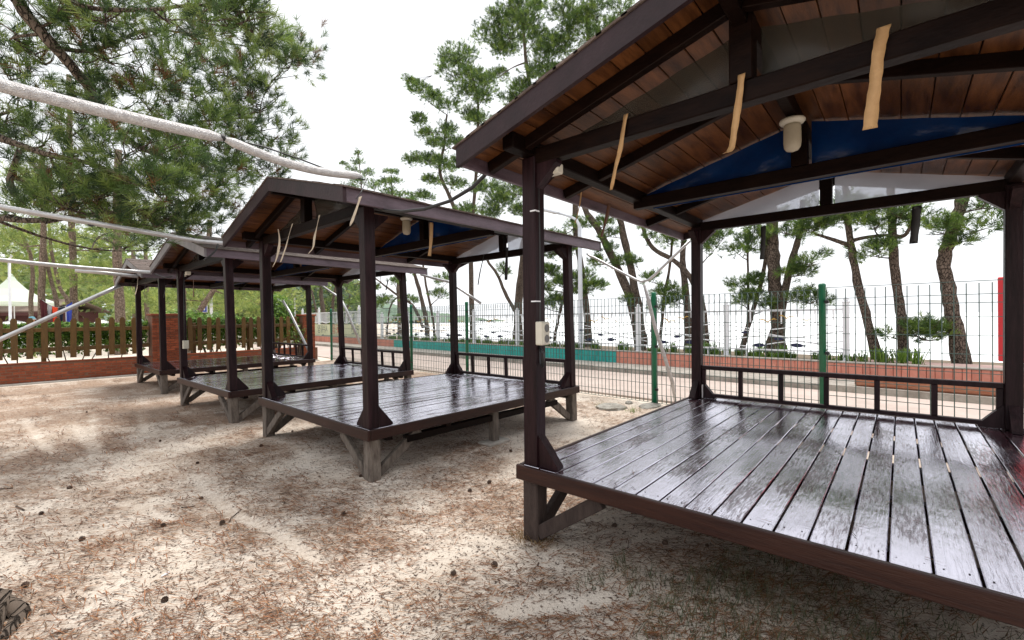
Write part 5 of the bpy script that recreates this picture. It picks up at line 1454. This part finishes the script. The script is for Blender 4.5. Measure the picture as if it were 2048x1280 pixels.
# a few needles and crumbs blown onto the nearest deck
n_ = 150
xd, yd = rng.uniform(-1.85, .7, n_), 2.25 + 3.2 * rng.random(n_) ** 1.6
ad_ = rng.uniform(0, 6.28, n_); ld_ = np.where(rng.random(n_) < .5, rng.uniform(.02, .045, n_), rng.uniform(.004, .009, n_))
bd = np.stack([xd, yd, np.full(n_, .4945)], 1); dd_ = np.stack([np.cos(ad_), np.sin(ad_), 0 * ad_], 1) * ld_[:, None]; sd_ = np.stack([-np.sin(ad_), np.cos(ad_), 0 * ad_], 1) * .0022
Vd = np.stack([bd - dd_ - sd_, bd - dd_ + sd_, bd + dd_], 1).reshape(-1, 3)
Cd = np.repeat(np.array([[.20, .09, .04], [.08, .05, .03]])[rng.integers(0, 2, n_)], 3, 0)
tag(link('deck_litter', tri_mesh('deck_litter', Vd, np.arange(len(Vd)).reshape(-1, 3), M['litter'], Cd)), 'stray pine needles lying on the nearest deck', 'needles', None, 'stuff')
# dark chips and crumbs
x, y, r = scatter(60000, rng)
ok = (-x * SN + y * CA < 6.9) & (x > -15.5) & (y > -.6); x, y = x[ok], y[ok]; N = len(x)
s = rng.uniform(.002, .008, N)[:, None]
c = np.stack([x, y, ground_z(x, y) + .002], 1)
an = rng.uniform(0, 6.28, N)
d = np.stack([np.cos(an), np.sin(an), 0 * an], 1); e = np.stack([-np.sin(an), np.cos(an), 0 * an], 1)
V = np.stack([c - d * s * 1.6, c + e * s * .7, c + d * s * 1.5, c + np.array([0, 0, .5]) * s * 1.2], 1).reshape(-1, 3)
i4 = np.arange(N)[:, None] * 4
Ft = np.concatenate([i4 + np.array([0, 1, 3]), i4 + np.array([1, 2, 3]), i4 + np.array([2, 0, 3])])
C = np.repeat(np.array([[.10, .06, .04], [.16, .10, .07], [.07, .045, .035]])[rng.integers(0, 3, N)], 4, 0)
tag(link('bark_chips', tri_mesh('bark_chips', V, Ft, M['litter'], C)), 'small dark bark chips scattered on the sand', 'chips', None, 'stuff')
# grass in the shade under the front edge of the nearest deck
x = rng.uniform(-1.3, .9, 6000); y = 2.15 + rng.normal(.15, .42, 6000) - .12 * x
N = len(x); an = rng.uniform(0, 6.28, N); ln = rng.uniform(.04, .13, N)
b = np.stack([x, y, ground_z(x, y)], 1); sd = np.stack([-np.sin(an), np.cos(an), 0 * an], 1) * .002
tip = b + np.stack([np.cos(an) * .6, np.sin(an) * .6, .8 + 0 * an], 1) * ln[:, None]
kp = fbm(x, y, 2.2, 3) > .46
V = np.stack([b - sd, b + sd, tip], 1)[kp].reshape(-1, 3)
C = np.repeat(np.array([[.045, .065, .02], [.08, .09, .032], [.12, .10, .05]])[rng.integers(0, 3, N)][kp], 3, 0)
tag(link('shade_grass', tri_mesh('shade_grass', V, np.arange(len(V)).reshape(-1, 3), M['grass'], C)), 'thin grass in the shade below the nearest deck', 'grass', None, 'stuff')
for k, (c, lb, n) in enumerate((((-3.658, 6.435, 0.000), 'small light green weed by the rock behind the nearest post', 60), ((-3.105, 6.371, 0.000), 'thin grass tuft beside the flat rock', 40), ((-1.812, 2.244, 0.000), 'dry grass tuft at the foot of the nearest post', 160))):
    rr = np.random.default_rng(90 + k)
    an = rr.uniform(0, 6.28, n); ln = rr.uniform(.06, .16, n) * (.8 if k == 2 else 1)
    b = np.stack([rr.normal(0, .05 + .04 * (k == 2), n), rr.normal(0, .05, n), 0 * an - .01], 1)
    sd = np.stack([-np.sin(an), np.cos(an), 0 * an], 1) * .004
    tip = b + np.stack([np.cos(an) * .7, np.sin(an) * .7, .7 + 0 * an], 1) * ln[:, None]
    V = np.stack([b - sd, b + sd, tip], 1).reshape(-1, 3)
    cc = np.array([.18, .26, .06]) if k < 2 else np.array([.26, .17, .08])
    o = link('grass_tuft', tri_mesh('grass_tuft', V, np.arange(len(V)).reshape(-1, 3), M['grass'], np.tile(cc, (len(V), 1)) * rr.uniform(.7, 1.2, (len(V), 1))))
    o.location = (c[0], c[1], gz(c[0], c[1])); tag(o, lb, 'grass')

def cone_mesh():
    mb = MB()
    mb.lathe((0, 0, 0), [(.004, -.022), (.014, -.018), (.017, -.006), (.015, .006), (.009, .018), (.003, .024)], 8)
    rr = random.Random(3)
    for ring, (z, rad) in enumerate(((-.018, .016), (-.010, .021), (-.002, .021), (.006, .018), (.014, .012))):
        for k in range(8):
            a = 2 * math.pi * (k + .5 * (ring % 2)) / 8
            c = Vector((math.cos(a), math.sin(a), 0))
            t = Vector((-math.sin(a), math.cos(a), 0))
            p = c * rad * .7 + Vector((0, 0, z)); q = c * (rad + .006) + Vector((0, 0, z + .008))
            mb.add([p - t * .005, p + t * .005, q + t * .006, q - t * .006, q + Vector((0, 0, .004))], [(0, 1, 2, 3), (3, 2, 4), (0, 3, 4), (1, 4, 2)])
    return mb.mesh('pine_cone', M['cone'])
cm = cone_mesh()
cones = [
    ((-4.330, 1.095, 0.000), 'pine cone lying at the upper end of the long drag mark'),
    ((-3.624, 1.039, 0.000), 'pine cone just left of the hooked twig'),
    ((-4.091, 0.362, 0.000), 'reddish pine cone left of the middle of the sand, larger than its neighbours'),
    ((-5.571, 0.422, 0.000), 'pine cone on pale sand in the left third, below the far tracks'),
    ((-3.916, 0.760, 0.000), 'pine cone a step left of the hooked twig'),
    ((-3.132, 1.681, 0.000), 'lone dark pine cone in front of the second deck, left of its front leg'),
    ((-5.463, 1.352, 0.000), 'pine cone at the upper tip of the drag mark, nearest the third shelter'),
    ((-6.980, 1.338, -0.030), 'pine cone midway between the drag mark and the third shelter'),
    ((-10.324, 1.001, -0.050), 'farthest pine cone on the brown ground at left'),
    ((-2.739, 2.829, 0.000), 'dark round pine cone left of the nearest front leg'),
    ((-1.781, 1.880, 0.000), 'pine cone just below and left of the nearest front leg'),
    ((-1.904, 1.674, 0.000), 'pine cone on pale foreground sand left of the dry grass tuft'),
    ((-3.161, 3.607, 0.000), 'pine cone beside the concrete footing of the second deck'),
    ((-6.101, 2.575, -0.020), 'pine cone in the light between leg and brace of the second deck'),
    ((-5.621, 2.019, -0.020), 'pine cone left of the second deck front left leg'),
    ((-3.723, 2.173, 0.000), 'pine cone touching the front right leg of the second deck'),
    ((-2.713, 2.574, 0.000), 'small pine cone left of the dark round one near the nearest leg'),
    ((-1.509, 2.809, 0.000), 'pine cone under the nearest deck beside its brace'),
    ((-3.622, 0.098, 0.000), 'pine cone just above the trunk foot in the lower left corner'),
    ((-2.858, 0.558, 0.000), 'pine cone on the foreground sand below the white scrap'),
    ((-4.966, 0.222, 0.000), 'reddish pine cone near the left edge, below the short stick'),
    ((-0.930, 2.932, 0.000), 'right-hand pine cone of two in the shade under the nearest deck'),
    ((-1.147, 2.793, 0.000), 'left-hand pine cone of two in the shade under the nearest deck')]
for k, (c, lb) in enumerate(cones):
    o = link('pine_cone', cm, None, (c[0], c[1], gz(c[0], c[1]) + .009), (random.uniform(.6, 2.2), random.uniform(-.5, .5), random.uniform(0, 6.28)), (random.uniform(.45, .8) * (1.3 if k == 2 else 1),) * 3)
    tag(o, lb, 'pine cone', 'fallen pine cones')
def twig(pts, r, label):
    P = []
    for q in pts:
        P.append((q[0], q[1], gz(q[0], q[1]) + .008))
    tag(MB().tube(P, r, 5).build('twig', M['bark'], None, True), label, 'twig', 'fallen twigs')
twig([(-3.609, 1.081, 0.000), (-3.721, 1.122, 0.000), (-3.784, 1.168, 0.000), (-3.808, 1.216, 0.000)], .004, 'dark hooked twig in the middle of the sand')
twig([(-5.346, 0.099, 0.000), (-5.167, 0.137, 0.000)], .006, 'short stick on the sand at far left')
twig([(-4.191, 0.926, 0.000), (-4.161, 1.009, 0.000)], .005, 'straight twig beside the drag mark')
twig([(-6.085, 0.020, -0.000), (-6.032, 0.093, 0.000)], .006, 'thin twig at the left edge of the sand')
twig([(-2.972, 0.153, 0.000), (-2.943, 0.225, -0.000)], .004, 'thin twig near the lower left corner')
twig([(-2.744, 0.648, -0.000), (-2.759, 0.689, 0.000)], .004, 'short twig on pale sand in the foreground')
c = (-3.145, 0.618, -0.000)
o = tag(MB().box((-.006, -.022, 0), (.006, .022, .006), .001).build('paper_scrap', M['white']), 'tiny white scrap on the foreground sand', 'litter')
o.location = (c[0], c[1], gz(c[0], c[1]) + .004); o.rotation_euler.z = .5
def rock(c, s, seed, label):
    rr = random.Random(seed)
    mb = MB(); prof = [(.02, -.3), (.8, -.25), (1.0, 0), (.93, .35), (.6, .62), (.05, .66)]
    vs, fs = [], []; n = 11
    for i, (r, z) in enumerate(prof):
        for k in range(n):
            a = 2 * math.pi * k / n; q = r * (1 + rr.uniform(-.16, .16))
            vs.append((q * math.cos(a) * s[0], q * math.sin(a) * s[1], (z + rr.uniform(-.06, .06)) * s[2]))
    for i in range(len(prof) - 1):
        for k in range(n):
            k2 = (k + 1) % n; fs.append((i * n + k, i * n + k2, (i + 1) * n + k2, (i + 1) * n + k))
    fs.append(tuple((len(prof) - 1) * n + k for k in range(n)))
    o = mb.add(vs, fs).build('rock', M['rock']); o.location = (c[0], c[1], gz(c[0], c[1])); o.rotation_euler.z = rr.uniform(0, 3)
    tag(o, label, 'rock', 'rocks at the fence foot')
rock((-3.491, 6.410, 0.000), (.26, .19, .11), 1, 'larger flat pale rock at the fence foot behind the nearest post')
rock((-3.057, 6.895, 0.000), (.24, .14, .07), 2, 'low flat rock by the green post of the mesh fence')
rock((-3.436, 6.924, 0.000), (.07, .06, .07), 3, 'small reddish stone between the two flat rocks')

# ------------------------------------------------------------------ the camp beyond the hedge
tn = thing('marquee', 'white peaked marquee behind the hedge at far left', 'tent', (-44.879, 0.806, 0.004))
ax, ay = R.copy(), Vector((-R.y, R.x, 0))
mb = MB(); hw = 1.5
cs = [ax * sx * hw + ay * sy * hw for sx, sy in ((-1, -1), (1, -1), (1, 1), (-1, 1))]
vs = []; prof = [(1, 2.65), (1, 2.85), (.62, 3.25), (.33, 3.75), (.13, 4.3), (.02, 4.75)]
for f_, z in prof:
    vs += [c * f_ + Vector((0, 0, z)) for c in cs]
fs = [(i * 4 + k, i * 4 + (k + 1) % 4, (i + 1) * 4 + (k + 1) % 4, (i + 1) * 4 + k) for i in range(5) for k in range(4)]
mb.add(vs, fs).build('canopy', M['tentg'], tn)
for c in cs: MB().tube([c, c + Vector((0, 0, 2.7))], .03, 6).build('leg', M['white'], tn)
hb = thing('camp_building', 'low camp building with a long brown shingle roof at far left', 'building', (-53.400, 1.361, -0.292))
MB().obox(Vector((0, 0, 1.3)), ax, ay, Vector((0, 0, 1)), 4.3, 2.2, 1.3).build('wall', M['maroon'], hb)
rfm = MB(); 
for s_ in (-1, 1):
    rfm.prism([Vector((0, 0, 3.55)) - ax * 4.8, Vector((0, 0, 3.55)) + ax * 4.8, ax * 4.8 + ay * 2.8 * s_ + Vector((0, 0, 2.55)), -ax * 4.8 + ay * 2.8 * s_ + Vector((0, 0, 2.55))], (0, 0, .10))
rfm.build('roof', M['roofing'], hb)
MB().obox(Vector((0, 0, 2.42)) - ay * 2.85, ax, ay, Vector((0, 0, 1)), 4.8, .04, .12).build('fascia', M['maroon'], hb)
def dome_tent(c, rx, rz, label):
    t = thing('camping_tent', label, 'tent', c, 0, 'white camp tents')
    vs, fs = [], []; n, mrows = 20, 7
    for i in range(mrows + 1):
        a = i / mrows * math.pi / 2
        for k in range(n):
            b_ = 2 * math.pi * k / n
            vs.append((rx * math.cos(a) * math.cos(b_), rx * .8 * math.cos(a) * math.sin(b_), rz * math.sin(a) ** .8 + .02))
    fs = [(i * n + k, i * n + (k + 1) % n, (i + 1) * n + (k + 1) % n, (i + 1) * n + k) for i in range(mrows) for k in range(n)]
    MB().add(vs, fs).build('fly', M['tent'], t, True)
    for k in range(2):
        b_ = k * math.pi / 2 + .6
        pts = [(rx * 1.01 * math.cos(i / 8 * math.pi) * math.cos(b_), rx * .81 * math.cos(i / 8 * math.pi) * math.sin(b_), rz * 1.02 * max(0, math.sin(i / 8 * math.pi)) ** .8 + .03) for i in range(9)]
        MB().tube(pts, .015, 5).build('tent_pole', M['c_grey'], t, True)
dome_tent((-34.351, 0.664, -0.069), 1.55, 1.62, 'white dome tent in front of the camp building at far left')
dome_tent((-34.957, 4.107, -0.154), 1.0, 1.72, 'white dome tent behind the hedge left of the farthest shelter')
o = thing('camp_light_pole', 'slim white light pole standing in front of the white marquee', 'pole', (-35.967, 0.585, -0.294))
MB().lathe((0, 0, 0), [(.09, 0), (.085, .3), (.065, .32), (.06, 5.0)], 10).build('pole', M['white'], o, True)
MB().tube([(0, 0, 5.0), (.1, 0, 5.2), (.5, .1, 5.3)], [.055, .045, .035], 8).build('arm', M['white'], o, True)
o = thing('signpost', 'white signpost with a small blue sign under the third roof', 'sign', (-27.845, 7.619, -0.420))
MB().lathe((0, 0, 0), [(.075, 0), (.07, 3.45), (.05, 3.47)], 10).build('pole', M['white'], o, True)
for z in (2.78, 3.30): MB().beam((0, 0, z), -ax * .45 + Vector((0, 0, z)), .04, .04).build('arm', M['white'], o)
sg = MB().obox(-ax * .42 + Vector((0, 0, 2.52)) - ay * .03, ax, ay, Vector((0, 0, 1)), .21, .02, .16, .008).build('panel', M['bluesign'], o)
sy = MB()
sy.obox(-ax * .48 + Vector((0, 0, 2.50)) - ay * .054, ax, ay, Vector((0, 0, 1)), .10, .002, .03)
sy.obox(-ax * .33 + Vector((0, 0, 2.52)) - ay * .054, ax, ay, Vector((0, 0, 1)), .035, .002, .08)
sy.build('symbol', M['white'], sg)
MB().obox(-ax * .42 + Vector((0, 0, 2.52)) - ay * .025, ax, ay, Vector((0, 0, 1)), .235, .018, .185, .008).build('border', M['white'], sg)
o = thing('loudspeaker', 'small black loudspeaker on a thin pole above the end pillar', 'speaker', (-23.450, 10.106, -0.085))
MB().tube([(0, 0, 0), (0, 0, 2.9)], .03, 8).build('pole', M['lampgrey'], o)
sp = MB().obox(Vector((0, 0, 2.88)) - ay * .1, ax, ay, Vector((0, 0, 1)), .10, .09, .17, .012).build('cabinet', M['black'], o)
MB().obox(Vector((0, 0, 2.88)) - ay * .195, ax, ay, Vector((0, 0, 1)), .08, .004, .15).build('grille', M['socket'], sp)

# washing on a line between two pines
a, b = Vector((-30.072, 1.479, 2.516)), Vector((-29.544, 2.464, 2.425))
line = [a.lerp(b, t / 14) - Vector((0, 0, .30 * math.sin(math.pi * t / 14))) for t in range(15)]
tag(MB().tube(line, .006, 5).build('clothes_line', M['white'], None, True), 'sagging clothes line between two camp pines', 'line')
def at_line(t):
    f_ = t * 14; i = min(13, int(f_)); return line[i].lerp(line[i + 1], f_ - i)
for t0, t1, h_, mm, lb, nm in ((-.06, .17, .78, 'c_maroon', 'maroon towel at the left of the washing line', 'towel'), (.17, .32, .62, 'c_grey', 'grey cloth on the washing line between maroon and red', 'cloth'),
                               (.32, .50, .92, 'c_red', 'bright red-orange garment on the washing line', 'garment'), (.53, .70, .78, 'c_navy', 'navy garment on the washing line', 'garment'),
                               (.74, .93, 1.15, 'c_white', 'white cloth behind the blue one on the washing line', 'cloth'), (.80, 1.0, 1.0, 'c_blue', 'blue cloth at the right end of the washing line', 'cloth')):
    vs, fs = [], []; nu, nv = 10, 8
    dd = (b - a).normalized(); off = Vector((-dd.y, dd.x, 0))
    if off.dot(F) > 0: off = -off
    lift = .06 if mm == 'c_blue' else 0.0
    for s_ in (0, 1):
        for i in range(nu + 1):
            p = at_line(max(0, min(1, t0 + (t1 - t0) * i / nu))) + dd * (min(0, t0 + (t1 - t0) * i / nu) * 1.4)
            for j in range(nv + 1):
                v = j / nv
                wv = off * (.05 * math.sin(i * 1.1 + t0 * 9) * v + .006 * s_ + lift + .03 * v)
                sh = dd * (-(.5 - i / nu) * -.10 * v)
                vs.append(p + wv + sh - Vector((0, 0, h_ * v * (1 + .06 * math.sin(i * .9)))))
    m_ = (nu + 1) * (nv + 1)
    for i in range(nu):
        for j in range(nv):
            q = i * (nv + 1) + j
            fs.append((q, q + nv + 1, q + nv + 2, q + 1)); fs.append((m_ + q + 1, m_ + q + nv + 2, m_ + q + nv + 1, m_ + q))
    rim = [i * (nv + 1) for i in range(nu + 1)] + [nu * (nv + 1) + j for j in range(1, nv + 1)] + [i * (nv + 1) + nv for i in range(nu - 1, -1, -1)] + [j for j in range(nv - 1, 0, -1)]
    for i in range(len(rim)):
        p, q = rim[i], rim[(i + 1) % len(rim)]
        fs.append((p, q, q + m_, p + m_))
    tag(MB().add(vs, fs).build(nm, M[mm], None, True), lb, 'laundry', 'washing on the line')

# person behind the hedge, only the capped head shows above it
pb = Vector((-27.070, 1.018, 0.096)); pb.z = 0
per = thing('person', 'person in a blue and white cap standing behind the hedge at left', 'person', pb, math.atan2(R.y, R.x))
J = [((0, 0, .88), .13), ((0, .0, 1.08), .115), ((0, 0, 1.28), .125), ((0, .0, 1.40), .075), ((.01, 0, 1.47), .052),
     ((.0, .17, 1.36), .055), ((.02, .21, 1.10), .042), ((.08, .20, .88), .032), ((0, -.17, 1.36), .055), ((.02, -.21, 1.10), .042), ((.10, -.19, .90), .032),
     ((0, .09, .82), .085), ((.02, .10, .45), .058), ((0, .10, .07), .042), ((.10, .10, .03), .034), ((0, -.09, .82), .085), ((.0, -.10, .45), .058), ((-.03, -.10, .07), .042), ((.08, -.10, .03), .034)]
E_ = [(0, 1), (1, 2), (2, 3), (3, 4), (2, 5), (5, 6), (6, 7), (2, 8), (8, 9), (9, 10), (0, 11), (11, 12), (12, 13), (13, 14), (0, 15), (15, 16), (16, 17), (17, 18)]
me = bpy.data.meshes.new('body'); me.from_pydata([j[0] for j in J], E_, []); me.update()
bo = link('body', me, per)
sk = bo.modifiers.new('skin', 'SKIN')
for i, j in enumerate(J): me.skin_vertices[0].data[i].radius = (j[1], j[1])
me.skin_vertices[0].data[0].use_root = True
bo.modifiers.new('sub', 'SUBSURF').levels = 1
me.materials.append(M['shirt'])
hp = [(.030, -.115), (.052, -.095), (.070, -.05), (.080, .0), (.083, .04), (.075, .085), (.048, .115), (.012, .125)]
hd = MB().lathe((0, 0, 0), hp, 14)
hd.v = [(x * 1.12 + .01, y * .92, z) for x, y, z in hd.v]
hd.add([(.088, -.012, .02), (.088, .012, .02), (.115, .014, -.025), (.115, -.014, -.025), (.085, .0, -.04)], [(0, 1, 2, 3), (3, 2, 4), (0, 3, 4), (1, 4, 2)])
for s_ in (-1, 1): hd.box((-.012, s_ * .072 - .008, -.03), (.018, s_ * .072 + .008, .03), .004)
hdo = hd.build('head', M['skin'], per, True); hdo.location = (.015, 0, 1.585)
for s_ in (-1, 1): MB().box((.083, s_ * .030 - .011, -.005), (.092, s_ * .030 + .011, .007), .002).build('eye', M['black'], hdo)
MB().box((.078, -.022, -.068), (.090, .022, -.060), .002).build('mouth', M['c_maroon'], hdo)
cp_ = MB().lathe((0, 0, 0), [(.098, .018), (.100, .05), (.092, .095), (.065, .128), (.015, .142)], 16)
cp_.v = [(x * 1.08 + .008, y * .96, z) for x, y, z in cp_.v]
cpo = cp_.build('cap', M['cap'], hdo, True)
cpo.location = (0, 0, .0)
MB().prism([(.07, -.08, .030), (.13, -.065, .024), (.175, 0, .018), (.13, .065, .024), (.07, .08, .030)], (0, 0, .012)).build('peak', M['white'], hdo)

# low pink slab in front of the pines at right
sb = MB().box((-1.6, 11.62, .362), (4.0, 12.55, .43), .01).build('paving_slab', M['pinkslab']); sb.rotation_euler.z = SA
tag(sb, 'pinkish slab behind the salmon wall in front of the leaning pines', 'slab')
